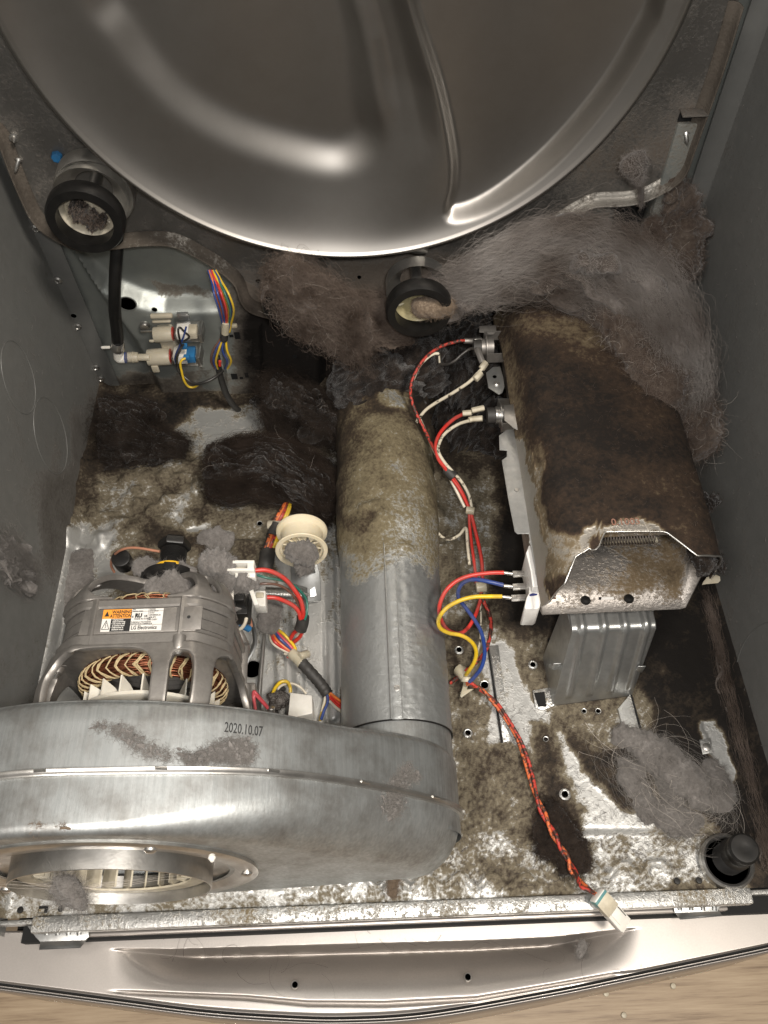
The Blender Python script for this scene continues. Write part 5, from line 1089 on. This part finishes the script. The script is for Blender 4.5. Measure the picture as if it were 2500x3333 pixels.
G().box(Vector(A)+d*.68+z_*.0043+y_*.0052,(L*.3,.0006,.0012),Rm).build('plug_groove','tape',pc)
# motor harness
mh = harness('motor_wiring_harness','taped motor harness with red, yellow, orange and blue wires beside the idler',P(900,2000,.06))
RS[mh.name] = 0.58
def Rr(l): return [(700+a*.3164,1650+b*.3164,z) for a,b,z in l]
wire(Rr([(400,655,.130),(520,650,.128),(640,690,.122),(740,760,.112),(820,860,.10),(880,960,.09),(905,1060,.08),(905,1140,.07)]),.0037,'w_red',mh)
wire(Rr([(510,930,.10),(620,935,.098),(720,970,.092),(810,1020,.085),(860,1080,.078),(880,1150,.07)]),.0036,'w_red',mh)
wire(Rr([(400,800,.11),(520,790,.11),(640,800,.105),(740,850,.098),(820,930,.09),(870,1030,.08),(900,1140,.07)]),.0022,'w_brown',mh)
wire(Rr([(430,700,.12),(540,730,.118),(680,755,.11),(800,800,.10),(880,870,.09),(940,960,.08),(945,1080,.075),(925,1160,.07)]),.0022,'w_green',mh)
wire(Rr([(960,900,.045),(900,890,.05),(930,960,.06),(930,1060,.065)]),.0016,'w_grey',mh)
wire(Rr([(270,860,.115),(300,960,.11),(325,1080,.105),(310,1190,.10),(260,1255,.095),(190,1260,.09),(150,1245,.09)]),.0029,'w_white',mh)
wire(Rr([(320,1010,.09),(350,1110,.08),(375,1230,.07)]),.0026,'w_orangew',mh)
wire(Rr([(200,1180,.09),(270,1215,.08),(350,1255,.07)]),.0056,'bluetape',mh)
G().tube(cr([P(*q) for q in Rr([(905,1130,.068),(900,1190,.062),(880,1260,.055)])],5),.0060,16).build('tape_wrap','tape',mh)
wire(Rr([(875,1250,.052),(810,1300,.045),(760,1390,.035)]),.0034,'w_red',mh); wire(Rr([(905,1270,.05),(870,1340,.04),(800,1400,.03)]),.0034,'w_red',mh); wire(Rr([(890,1265,.05),(850,1320,.04)]),.003,'w_white',mh)
G().tube(cr([P(*q) for q in Rr([(560,1000,.05),(540,1100,.045),(560,1200,.04),(610,1270,.036)])],6),.0070,14).build('tape_sleeve','tape',mh)
for k,(cn,o_) in enumerate((('w_white',-44),('w_red',-26),('w_orange',-8),('w_blue',16),('w_pink',34),('w_yellow',60))):
    wire(Rr([(590+o_*.7,1270-o_*.25,.036),(640+o_*1.15,1360-o_*.8,.038+.003*(k%2)),(740+o_*1.2,1450-o_*.35,.034),(800+o_*.5,1500-o_*.2,.03)]),.0027,cn,mh)
wire(Rr([(710,1510,.03),(780,1515,.03)]),.0024,'w_white',mh); wire(Rr([(740,1540,.03),(800,1560,.028)]),.0024,'w_red',mh)
G().tube(cr([P(*q) for q in Rr([(780,1500,.03),(850,1560,.03),(900,1620,.03)])],5),.0056,14).build('cable_tie','clear',mh,bevel=.001); G().tube([P(*q) for q in Rr([(870,1540,.036),(960,1510,.03)])],.0042,8).build('tie_anchor','clear',mh,bevel=.001)
G().tube(cr([P(*q) for q in Rr([(890,1600,.03),(980,1700,.028),(1060,1790,.024),(1120,1870,.02),(1160,1930,.018)])],6),[.0056+.0003*math.sin(k_*1.9) for k_ in range(25)],16).build('tape_sleeve','tape',mh)
for k,(cn,pts) in enumerate((('w_white',[(1130,1910),(1130,1980),(1110,2060),(1100,2110)]),('w_blue',[(1150,1910),(1160,2000),(1120,2100),(1090,2190)]),('w_yellow',[(1175,1910),(1165,1990),(1110,2090),(1080,2200)]),('w_orange',[(1170,1900),(1240,1960),(1310,2010)]),('w_red',[(1180,1930),(1240,1990),(1310,2050)]),('w_white',[(1180,2000),(1240,2060),(1320,2120)]),('w_red',[(1170,1950),(1230,2020),(1300,2080)]))):
    wire(Rr([(a,b,.018+.003*(k%2)) for a,b in pts]),.0025,cn,mh)
wire(Rr([(420,2160,.05),(410,2050,.055),(395,1960,.06),(400,1900,.06),(430,1930,.058),(490,2000,.05),(540,2060,.045)]),.0026,'w_pink',mh); wire(Rr([(425,2150,.05),(402,1960,.06),(430,1950,.058),(545,2075,.045)]),.0024,'w_pink',mh)
wire(Rr([(590,1940,.03),(620,1860,.035),(680,1800,.038),(740,1800,.036),(770,1850,.03),(775,1910,.028)]),.0030,'w_yellow',mh); wire(Rr([(620,1910,.026),(680,1840,.03),(780,1815,.032),(870,1850,.03),(940,1920,.026)]),.0022,'w_white',mh)
G().tube([P(*q) for q in Rr([(575,2060,.045),(575,2130,.04)])],.0036,14).build('crimp_sleeve','steel',mh,bevel=.001)
G().tube(cr([P(*q) for q in Rr([(690,1850,.026),(620,1960,.02),(600,2100,.02),(640,2200,.02)])],5),.0045,12).build('dusty_sleeve','tape',mh)
# harness stub running up behind the idler
uh = harness('rear_harness_stub','dusty harness end with bare orange, red and yellow wires above the idler',P(890,1720,.03))
RS[uh.name] = 0.6
for k,(cn,dx) in enumerate((('w_odirty',-48),('w_orange',-26),('w_redd',0),('w_rdirty',18),('w_yellow',44),('w_yellow',64))):
    wire(Rr([(650+dx,150,.03),(690+dx*.9,80,.034),(725+dx*.7,10,.032),(745+dx*.5,-40,.03)]),.0026,cn,uh); wire(Rr([(560+dx*.9,420,.028),(590+dx*.9,340,.032),(620+dx,250,.03)]),.0026,cn,uh)
G().tube([P(*q) for q in Rr([(540,185,.03),(690,190,.03)])],.0050,12).build('cable_tie','dirtywhite',uh,bevel=.001)
G().tube(cr([P(*q) for q in Rr([(640,180,.03),(590,300,.028)])],4),.0068,14).build('tape_sleeve','tape',uh); G().tube(cr([P(*q) for q in Rr([(540,470,.026),(530,560,.026),(510,640,.024)])],4),.0080,14).build('tape_sleeve','tape',uh)
G().tube(cr([P(*q) for q in Rr([(590,290,.024),(555,400,.024),(530,490,.024)])],4),.0058,14).build('tape_sleeve','tape',uh)
# white connector on the motor shoulder
wc = thing('motor_connector','white plastic motor plug housing with a slotted frame and a long bracket','connector',P(800,1870,.12))
def rb(x0,y0,x1,y1,z,h,name,mat='white',par=None,bev=.0008): return G().prism([P(700+.3164*a,1650+.3164*b,z) for a,b in ((x0,y0),(x1,y0),(x1,y1),(x0,y1))],(0,0,-h)).build(name,mat,par or wc,bevel=bev)
rb(100,545,405,575,.140,.014,'frame_bar'); rb(100,625,405,655,.139,.014,'frame_bar'); rb(100,560,130,640,.1395,.014,'frame_bar'); rb(330,560,400,640,.1395,.014,'frame_bar'); rb(120,560,350,640,.132,.004,'frame_floor','dirtywhite')
rb(205,660,415,725,.134,.012,'lower_block'); G().prism([P(700+.3164*a,1650+.3164*b,.128) for a,b in ((295,710),(345,720),(450,1000),(400,1010))],(0,0,-.010)).build('strut','white',wc,bevel=.0008); rb(400,860,520,1020,.112,.014,'lower_socket'); rb(420,875,500,930,.1135,.002,'socket_lip','dirtywhite')
# thermal fuse metal bits
G().box(P(745,1965,.125),(.010,.022,.010)).build('switch_blade','steel',mo,bevel=.0008); G().box(P(775,1935,.12),(.014,.020,.016)).build('switch_cover','black',mo,bevel=.001)
g = G(); q = [P(752+12*t,2000+22*t,.105)+np.array([.0022*math.cos(t*30),0,.0022*math.sin(t*30)]) for t in np.linspace(0,1,50)]; g.tube(q,.0008,6).build('twisted_pin','steel',mo)
rod = thing('steel_rod','thin bright steel rod lying beside the motor','rod',P(880,2200,.02)); G().tube([P(861,2066,.024),P(850,2180,.022),P(838,2330,.020)],[.0016,.0024,.0026],14).build('rod_body','steel',rod)
bx = thing('relay_box','small white plastic box with yellow and white leads, right behind the blower','box',P(972,2300,.03))
G().prism([P(a,b,.034) for a,b in ((944,2253),(1016,2262),(1018,2322),(936,2340))],(0,0,-.022)).build('box_body','white',bx,bevel=.0014)
#LINT
# ================================================================== LINT
Lg,Lb,Ld,Lt = 'lint_grey','lint_brown','lint_dark','lint_tan'
OUTC = [P(1400,985,.19),P(1500,950,.215),P(1590,870,.25),P(1720,790,.272),P(1880,760,.28),P(2020,790,.278),P(2130,890,.26),P(2205,1010,.235),P(2245,1140,.205),P(2255,1250,.17),P(2225,1370,.13)]
INC = [P(1405,1010,.185),P(1500,990,.205),P(1600,975,.218),P(1720,965,.226),P(1850,975,.228),P(1950,1010,.226),P(2040,1080,.222),P(2100,1170,.212),P(2145,1250,.20),P(2175,1320,.18),P(2190,1400,.15)]
dth = felt('heater_lint_drape','huge grey-brown lint blanket draped over the back of the heater to the right wall',OUTC,INC,'lint_drape','f_drape',46,.014,26000,.10,hb=.014,hf=.006,seed=21,lat=.007,fz=64000,fzl=.010,amp=1.1,stray=600,rad=.00008,sub=(.08,.3),ridge=1.5)
lint('heater_side_lint','brown fuzzy lint packed between the heater and the right panel',[
 pr([(2120,1150,.20,.018),(2190,1250,.185,.026),(2240,1380,.16,.026),(2250,1500,.13,.018)]),
 pr([(1950,990,.235,.014),(2060,1090,.228,.022),(2140,1220,.215,.022),(2180,1340,.20,.016)])],Lb,'f_brown',16000,.013,seed=2,amp=.35,ns=45,flat=.7,out=.22,rough=.25,stray=500)
lint('corner_lint','speckled brown lint hanging below the bulkhead by the right panel',[
 pr([(2190,560,.30,.010),(2200,640,.27,.020),(2210,740,.24,.024),(2200,840,.22,.026),(2240,920,.21,.022)]),
 pr([(2120,700,.26,.008),(2140,800,.235,.016),(2160,880,.22,.020)])],Lb,'f_brown',12000,.009,seed=3,amp=.6,ns=55,flat=.6,out=.25,rough=.45,stray=300,rad=.00009)
lint('bulkhead_lint','dusty tuft of lint hanging from the boss on the right of the bulkhead',[[(PY(2050,500,.650),.008),(PY(2062,530,.646),.013),(PY(2078,560,.645),.012),(PY(2085,600,.648),.004),(PY(2088,680,.652),.003)]],'lint_drape','f_drape',3500,.007,seed=4,nu=40,nv=24,rad=.00009)
felt('roller_lint','grey-brown lint wrapped thickly over the roller left of centre',[PY(900,930,.595),PY(970,915,.59),PY(1050,950,.592),PY(1120,1010,.595),PY(1170,1080,.60),PY(1200,1150,.61)],[PY(925,1030,.59),PY(965,1075,.585),PY(1020,1105,.585),PY(1080,1130,.59),PY(1120,1160,.60),PY(1160,1200,.61)],'lint_drape','f_brown',16,.012,16000,.16,hb=.026,hf=.006,seed=22,lat=.006,fz=46000,fzl=.009,amp=1.0,stray=500,rad=.00008,sub=(.1,.3),ridge=1.8)
felt('bulkhead_ridge_lint','brown lint clinging along the bulkhead between the two centre rollers',[PY(1080,985,.64),PY(1160,975,.645),PY(1230,985,.645),PY(1300,990,.648)],[PY(1130,1100,.60),PY(1190,1120,.60),PY(1260,1120,.605),PY(1330,1110,.61)],Lb,'f_brown',8,.010,6000,.3,hb=.012,hf=.004,seed=23,fz=8000,fzl=.008,amp=.8,rad=.00008)
lint('duct_top_lint','dark sooty lint swelling over the far end of the duct',[
 [(P(1180,1120,.11),.022),(P(1200,1190,.10),.036),(P(1230,1270,.085),.042),(P(1250,1340,.07),.038),(P(1255,1400,.062),.030)],
 [(P(1150,1160,.10),.014),(P(1145,1240,.08),.022),(P(1140,1340,.06),.018),(P(1130,1440,.05),.008)],
 [(P(1250,1110,.11),.02),(P(1330,1160,.09),.034),(P(1360,1230,.07),.032),(P(1370,1300,.05),.02)]],Ld,'f_dark',7000,.009,seed=7,amp=.35,ns=34,flat=.8,out=.25,rough=.35)
lint('rear_floor_lint','black matted lint filling the floor behind the wire loops',[
 pr([(1380,1200,.05,.03),(1470,1180,.06,.045),(1560,1200,.06,.045),(1640,1250,.05,.03)]),
 pr([(1420,1330,.01,.022),(1500,1360,.012,.034),(1590,1400,.012,.034),(1660,1480,.01,.02)]),
 pr([(1500,1080,.09,.02),(1580,1090,.10,.03),(1660,1050,.11,.02)])],Ld,'f_dark',9000,.009,seed=8,amp=.6,ns=34,flat=.55,out=.3,rough=.6)
felt('black_lint_clump','charred-looking black lint clump against the rear panel, left of the duct',[P(860,1250,.06),P(930,1240,.07),P(1010,1290,.06),P(1070,1330,.05),P(1115,1380,.035)],[P(870,1400,.008),P(910,1420,.014),P(970,1430,.018),P(1050,1450,.018),P(1110,1480,.010)],Ld,'f_black',12,.010,14000,.14,hb=.026,hf=.004,seed=24,lat=.006,fz=26000,fzl=.007,amp=.7,flat=.35,ridge=4.5,stray=50,sub=(.08,.3))
felt('fanned_lint_clump','big dark brown clump of swept lint strands above the idler pulley',[P(720,1470,.02),P(820,1440,.03),P(930,1450,.03),P(1030,1500,.025),P(1090,1560,.02),P(1115,1620,.012)],[P(680,1620,.006),P(740,1640,.012),P(830,1630,.014),P(930,1650,.014),P(1010,1680,.012),P(1070,1710,.008)],Ld,'f_dark',30,.008,26000,.16,hb=.034,hf=.004,seed=25,lat=.004,fz=16000,fzl=.007,amp=.7,flat=.35,ridge=4.5,stray=120,sub=(.12,.4))
felt('left_lint_slab','flat black slab of lint in the rear left floor corner',[P(340,1300,.03),P(420,1300,.03),P(500,1330,.022),P(520,1400,.014),P(620,1450,.008)],[P(320,1540,.006),P(380,1525,.010),P(450,1510,.010),P(530,1505,.008),P(610,1500,.004)],Ld,'f_black',6,.008,6000,.14,hb=.018,hf=.003,seed=26,lat=.005,fz=22000,fzl=.006,amp=.9,flat=.35,ridge=3.2,sub=(.1,.3))
lint('motor_top_lint','fluffy grey lint sitting on top of the motor around its shaft',[
 [(P(430,1838,.150),.006),(P(480,1850,.150),.009),(P(540,1868,.152),.010),(P(600,1872,.152),.009),(P(640,1860,.155),.006)],
 [(P(470,1905,.160),.006),(P(520,1915,.160),.011),(P(580,1915,.160),.012),(P(625,1905,.158),.006)]],Lg,'f_grey',9000,.005,seed=12,amp=.4,ns=80,flat=.45,out=.45,rough=.35,rad=.00007)
lint('plug_lint','grey lint heaped between the motor and its white plug',[
 [(P(645,1845,.135),.007),(P(690,1838,.138),.014),(P(735,1845,.134),.013),(P(760,1860,.13),.007)],
 [(P(710,1880,.13),.008),(P(735,1915,.125),.014),(P(752,1960,.112),.011),(P(750,2000,.10),.006)],
 [(P(760,1900,.13),.010),(P(790,1910,.125),.014),(P(800,1935,.12),.008)]],Lg,'f_grey',9000,.005,seed=13,amp=.45,ns=80,flat=.7,out=.45,rough=.35,rad=.00007)
lint('idler_lint','grey lint tuft stuck to the hub of the idler pulley',[
 [(Vector(ic)+Vector((-.016,-.012,.004)),.005),(Vector(ic)+Vector((-.006,-.015,.006)),.010),(Vector(ic)+Vector((.008,-.015,.004)),.010),(Vector(ic)+Vector((.016,-.012,.002)),.005)],
 [(Vector(ic)+Vector((-.006,-.017,-.004)),.006),(Vector(ic)+Vector((.004,-.02,-.012)),.009),(Vector(ic)+Vector((.008,-.022,-.02)),.005)]],Lg,'f_grey',3500,.005,seed=14,amp=.6,ns=90,flat=.6,out=.5,rough=.6,nu=30,nv=24,rad=.00009)
lint('sleeve_lint','soft grey lint caught on the bent black sleeve under the motor plug',[pr([(868,1960,.064,.006),(885,2000,.06,.011),(880,2030,.056,.010),(905,2050,.05,.006)])],Lg,'f_grey',2500,.006,seed=15,amp=.6,ns=80,out=.5,nu=30,nv=20,rad=.00009)
lint('relay_lint','dark grey lint wad hanging beside the relay box',[pr([(915,2250,.03,.006),(905,2280,.03,.009),(895,2310,.028,.006)])],Lg,'f_dark',1500,.006,seed=16,amp=.6,ns=80,out=.5,nu=24,nv=18)
lint('roller_hub_lint','dark brown lint wad plugging the hub of the far left roller',[
 [(Vector(rlc)+Vector((-.013,.002,.008)),.004),(Vector(rlc)+Vector((-.005,.0,.003)),.008),(Vector(rlc)+Vector((.004,.0,-.004)),.008),(Vector(rlc)+Vector((.013,.001,-.011)),.005)]],Ld,'f_brown',1800,.005,seed=17,amp=1.,ns=110,flat=.9,out=.4,rough=.9,nu=30,nv=24)
lint('roller_shaft_lint','brown lint knob wound on the shaft of the right roller',[[(Vector(rrc)+Vector((-.004,.0,-.002)),.006),(Vector(rrc)+Vector((.003,-.006,.0)),.0095),(Vector(rrc)+Vector((.018,-.010,.002)),.0075),(Vector(rrc)+Vector((.034,-.010,.004)),.007)]],Lt,'f_tan',2500,.007,seed=18,amp=.4,ns=70,flat=.9,out=.3,nu=30,nv=24)
# tumbleweed of hair and lint on the right floor
hn = lint('hair_tumbleweed','loose swirl of grey lint and long hairs on the floor by the right corner',[
 pr([(1990,2420,.006,.005),(2040,2405,.010,.012),(2100,2425,.012,.014),(2160,2470,.013,.015),(2220,2520,.013,.015),(2270,2580,.012,.014),(2300,2640,.008,.008)]),
 pr([(2010,2450,.004,.005),(2040,2510,.008,.011),(2070,2570,.008,.009),(2110,2630,.008,.011),(2170,2670,.008,.012),(2240,2680,.007,.010),(2290,2660,.006,.006)]),
 pr([(2110,2500,.005,.004),(2150,2540,.007,.007),(2190,2590,.008,.008),(2180,2640,.007,.005)]),
 pr([(2290,2470,.007,.005),(2325,2520,.010,.011),(2335,2580,.010,.013),(2310,2640,.008,.009)])],Lg,'f_grey',30000,.0075,seed=19,amp=.75,ns=60,flat=.42,out=.32,rough=.35,rad=.00007,nu=80,nv=40)
def swirl(name,par,c,R1,R2,n,mat,h=.018,rad=.00011,seed=3,k=22,rot=.5):
    rg = np.random.default_rng(seed); out_ = []
    for i in range(n):
        a0 = rg.uniform(0,6.28); sp = rg.uniform(.5,2.6)*rg.choice([-1,1]); s_ = rg.uniform(.15,1.15); t = np.linspace(0,1,k); a = a0+sp*t; ox,oy = rg.normal(size=2)*.011; wob = rg.uniform(-.5,.5)
        x = R1*s_*np.cos(a)*(1+wob*t)+ox; y = R2*s_*np.sin(a)*(1-wob*t*.8)+oy+.002*np.sin(t*rg.uniform(6,16)); zz = .002+h*rg.random()*(.5+.5*np.sin(a*1.3+i))
        cx,cy = math.cos(rot),math.sin(rot); out_.append(np.stack([c[0]+x*cx-y*cy,c[1]+x*cy+y*cx,c[2]+zz+0*x],1))
    return strands(name,np.array(out_),par,mat,rad)
swirl('long_hairs',hn,P(2175,2560,.008),.052,.028,420,'f_grey',h=.016,rad=.00009,rot=-.75); swirl('long_hairs',hn,P(2190,2570,.010),.046,.022,50,'f_pale',rot=-.7,seed=9,rad=.0001)
# small tufts on the blower, the rail and the panel
def onscroll(px_,py_,off=.002):
    best = None
    r_ = np.array(rows); qx,qy = proj(r_); d = (qx-px_)**2+(qy-py_)**2+np.where(r_[...,2]<.05,1e9,0); k = np.unravel_index(np.argmin(d),d.shape); 
    b = r_[k]; zz = b[2]+off; return P(px_,py_,zz)
def tuft(name,label,pts,mat,fm,n,fl_,seed,flat=.4,amp=.7): return lint(name,label,[[(onscroll(a,b,.001),r) for a,b,r in pts]],mat,fm,n,fl_,seed=seed,amp=amp,ns=90,flat=flat,out=.45,rough=.7,nu=40,nv=22,rad=.00009)
dustpatch('blower_lint','round pad of mauve-grey lint on top of the blower below the date stamp',[(710,2450,34),(755,2445,44),(795,2450,40),(660,2465,26),(620,2475,20)],7000,seed=31)
dustpatch('blower_lint','trail of grey lint crumbs across the upper left of the blower',[(215,2322,16),(270,2330,26),(330,2350,36),(380,2375,36),(420,2395,34),(450,2425,34),(490,2445,36),(540,2458,30),(600,2462,26),(400,2320,14)],2400,seed=32,L=.004)
dustpatch('blower_lint','upright streak of grey lint across the blower seam near the elbow',[(1335,2495,18),(1315,2520,30),(1295,2560,40),(1280,2610,42),(1275,2640,30),(1350,2530,20)],3800,seed=33)
dustpatch('blower_lint','thin brown lint smudge on the left shoulder of the blower',[(150,2650,40),(200,2670,36),(120,2690,30),(240,2640,20)],900,mat='f_tan',body='lint_tan',seed=34,L=.003)
lint('collar_lint','wispy lint tuft hanging in the mouth of the blower inlet collar',[[((-.205,.102,.205),.005),((-.208,.098,.198),.009),((-.212,.096,.188),.010),((-.214,.097,.176),.006)]],Lg,'f_grey',1800,.012,seed=35,amp=.9,ns=80,flat=.6,out=.4,nu=30,nv=20,rad=.00009)
strands('long_hairs',np.array([[(-.205+.012*math.sin(i*1.7)+j*.006*math.cos(i*2.3),.098+.0005*j,.200+.002*math.sin(j*.8+i)-.0006*j*math.sin(i)) for j in range(12)] for i in range(14)]),thing('collar_hairs','fine pale hairs spanning the blower inlet collar','lint',(-.2,.1,.2)),'f_pale',.0001)
felt('wall_lint','pale grey lint smear stuck low on the left panel',[PX(-10,1720,-.336),PX(40,1770,-.336),PX(100,1850,-.336)],[PX(-10,1860,-.336),PX(40,1900,-.336),PX(95,1930,-.336)],Lg,'f_grey',34,.006,3000,.4,seed=36,base=False,lat=.006,fz=5000,fzl=.006,amp=1.2,rad=.00008,sub=(.05,.25))
lint('floor_edge_lint','grey dusty lint lying on the floor left of the motor',[pr([(330,1790,.004,.008),(260,1850,.006,.020),(220,1930,.006,.020),(190,2010,.004,.012)]),pr([(640,1760,.01,.006),(700,1750,.012,.010),(760,1770,.012,.008)])],Lg,'f_grey',3500,.006,seed=37,amp=.8,ns=60,flat=.22,nu=40,nv=24)
felt('right_edge_lint','long ridge of grey-brown felted lint along the foot of the right panel',[P(2285,1930,.006),P(2330,2130,.006),P(2375,2350,.005),P(2430,2560,.004),P(2500,2820,.003)],[PX(2310,1930,.336),PX(2352,2130,.336),PX(2400,2340,.336),PX(2462,2550,.336),PX(2530,2800,.336)],'lint_drape','f_brown',26,.004,3000,.2,hb=.002,hf=.003,seed=38,lat=.003,fz=9000,fzl=.006,amp=1.0,rad=.00009)
lint('wire_lint','dark brown lint felted round the twisted lead near the front rail',[pr([(1750,2600,.006,.008),(1790,2680,.008,.016),(1830,2750,.008,.020),(1880,2800,.006,.014),(1920,2830,.004,.006)])],Ld,'f_dark',7000,.010,seed=39,amp=.7,ns=50,flat=.16,out=.25,rough=.35,nu=50)
lint('heater_crumbs','ragged black crumbs of lint at the right rim of the heater mouth',[[(P(2235,1790,.185),.004),(P(2280,1815,.18),.009),(P(2330,1835,.17),.009),(P(2350,1840,.165),.004)],[(P(2290,1650,.19),.003),(P(2310,1640,.19),.007),(P(2320,1660,.185),.003)]],Ld,'f_dark',1600,.005,seed=40,amp=1.,ns=130,flat=.5,out=.5,rough=1.,nu=34,nv=22)
lint('panel_tuft','small pale tuft of lint on the pedestal handle recess',[[(P(1900,3060,-.03),.002),(P(1893,3090,-.032),.004),(P(1885,3120,-.034),.002)]],Lg,'f_grey',500,.006,seed=41,nu=20,nv=14)
lint('rail_tuft','straw-coloured wisp of lint under the blower elbow',[[(P(1285,2850,.03),.003),(P(1278,2890,.02),.005),(P(1285,2925,.015),.002)]],Lt,'f_tan',500,.008,seed=42,nu=20,nv=14)
# stray hairs on floor pan, blower, drawer
def hairs(name,label,n,region,z,mat,seed,L=.03,par=None,rad=.0001):
    rg = np.random.default_rng(seed); o = []
    for i in range(n):
        a,b = region; x,y = rg.uniform(a[0],b[0]),rg.uniform(a[1],b[1]); p = P(x,y,z); d = rg.uniform(0,6.28); l = L*rg.uniform(.3,1.3)/14; cur = rg.normal()*.16; q = [p]
        for k in range(14): d += cur+rg.normal()*.12; p = p+np.array([math.cos(d),math.sin(d),0])*l; q.append(p)
        o.append(q)
    t = thing(name,label,'hair',P((region[0][0]+region[1][0])/2,(region[0][1]+region[1][1])/2,z)); strands('hair_strands',np.array(o),t,mat,rad)
hairs('loose_hairs','fine dark hairs scattered over the champagne pedestal panel',30,((500,3030),(2100,3180)),-.022,'f_hair',5,.035)
hairs('floor_hairs','short dark fibres scattered over the speckled front floor strip',1500,((1450,2690),(2400,2890)),.0022,'f_hair',6,.007,rad=.00012)
hairs('floor_hairs','short dark fibres scattered over the floor right of the duct',1100,((1480,2300),(2100,2700)),.0085,'f_hair',7,.008,rad=.00012)
hairs('pale_hairs','long pale hairs trailing from the tumbleweed over the floor',9,((1900,2300),(2200,2500)),.014,'f_pale',8,.10)
for nm,pts in (('long_hair','long pale hair curving down to the tumbleweed'),):
    t = thing(nm,pts,'hair',P(1950,2400,.012)); strands('hair_strands',np.array([cr([P(1905,2352,.010),P(1940,2400,.011),P(1990,2440,.012),P(2050,2480,.02),P(2100,2500,.02)],8)]),t,'f_pale',.00016)
for k,(a,b) in enumerate(((2322,3092),(2373,3078),(2190,3210),(1972,3235),(2030,3305))):
    c = P(a,b,ZF); t = G().lathe([(.0,.004),(.003,.003),(.0035,.001),(.002,0)],c,(0,0,1),8).build('crumb','dirtywhite',None); 
    tag(t,['pale crumb on the oak floor just below the drawer trim, left of a pair','pale crumb nearest the drawer trim at the right, on the oak floor','flattened dark-edged crumb lying lowest at the far right of the oak floor','pale crumb alone on the oak floor under the drawer screw hole','crumb on the oak floor nearest the bottom edge of the photo'][k],'crumb','crumbs on the floor')

def wallspecks(name,label,X,n,seed,pyr,pxr):
    rg = np.random.default_rng(seed); o = []
    for i in range(n):
        p = PX(rg.uniform(*pxr),rg.uniform(*pyr),X); d = rg.normal(size=3); d[0] = -np.sign(X)*abs(d[0])*.2; d /= np.linalg.norm(d); l = rg.uniform(.0004,.0016); q = [p]
        for k in range(5): d = d+rg.normal(size=3)*.5; d[0] *= .4; d /= np.linalg.norm(d); p = p+d*l; q.append(p)
        o.append(q)
    o = np.array(o); ok = (o[:,0,1]>.11)&(o[:,0,1]<.70)&(o[:,0,2]>0); t = thing(name,label,'lint',(X,.4,.2)); strands('specks',o[ok],t,'f_grey',.00013)
wallspecks('wall_fluff','tiny pale lint specks sprinkled over the right panel',.3365,260,61,(300,2700),(2230,2500))
wallspecks('wall_fluff','tiny pale lint specks sprinkled over the left panel',-.3365,140,62,(900,2300),(0,330))
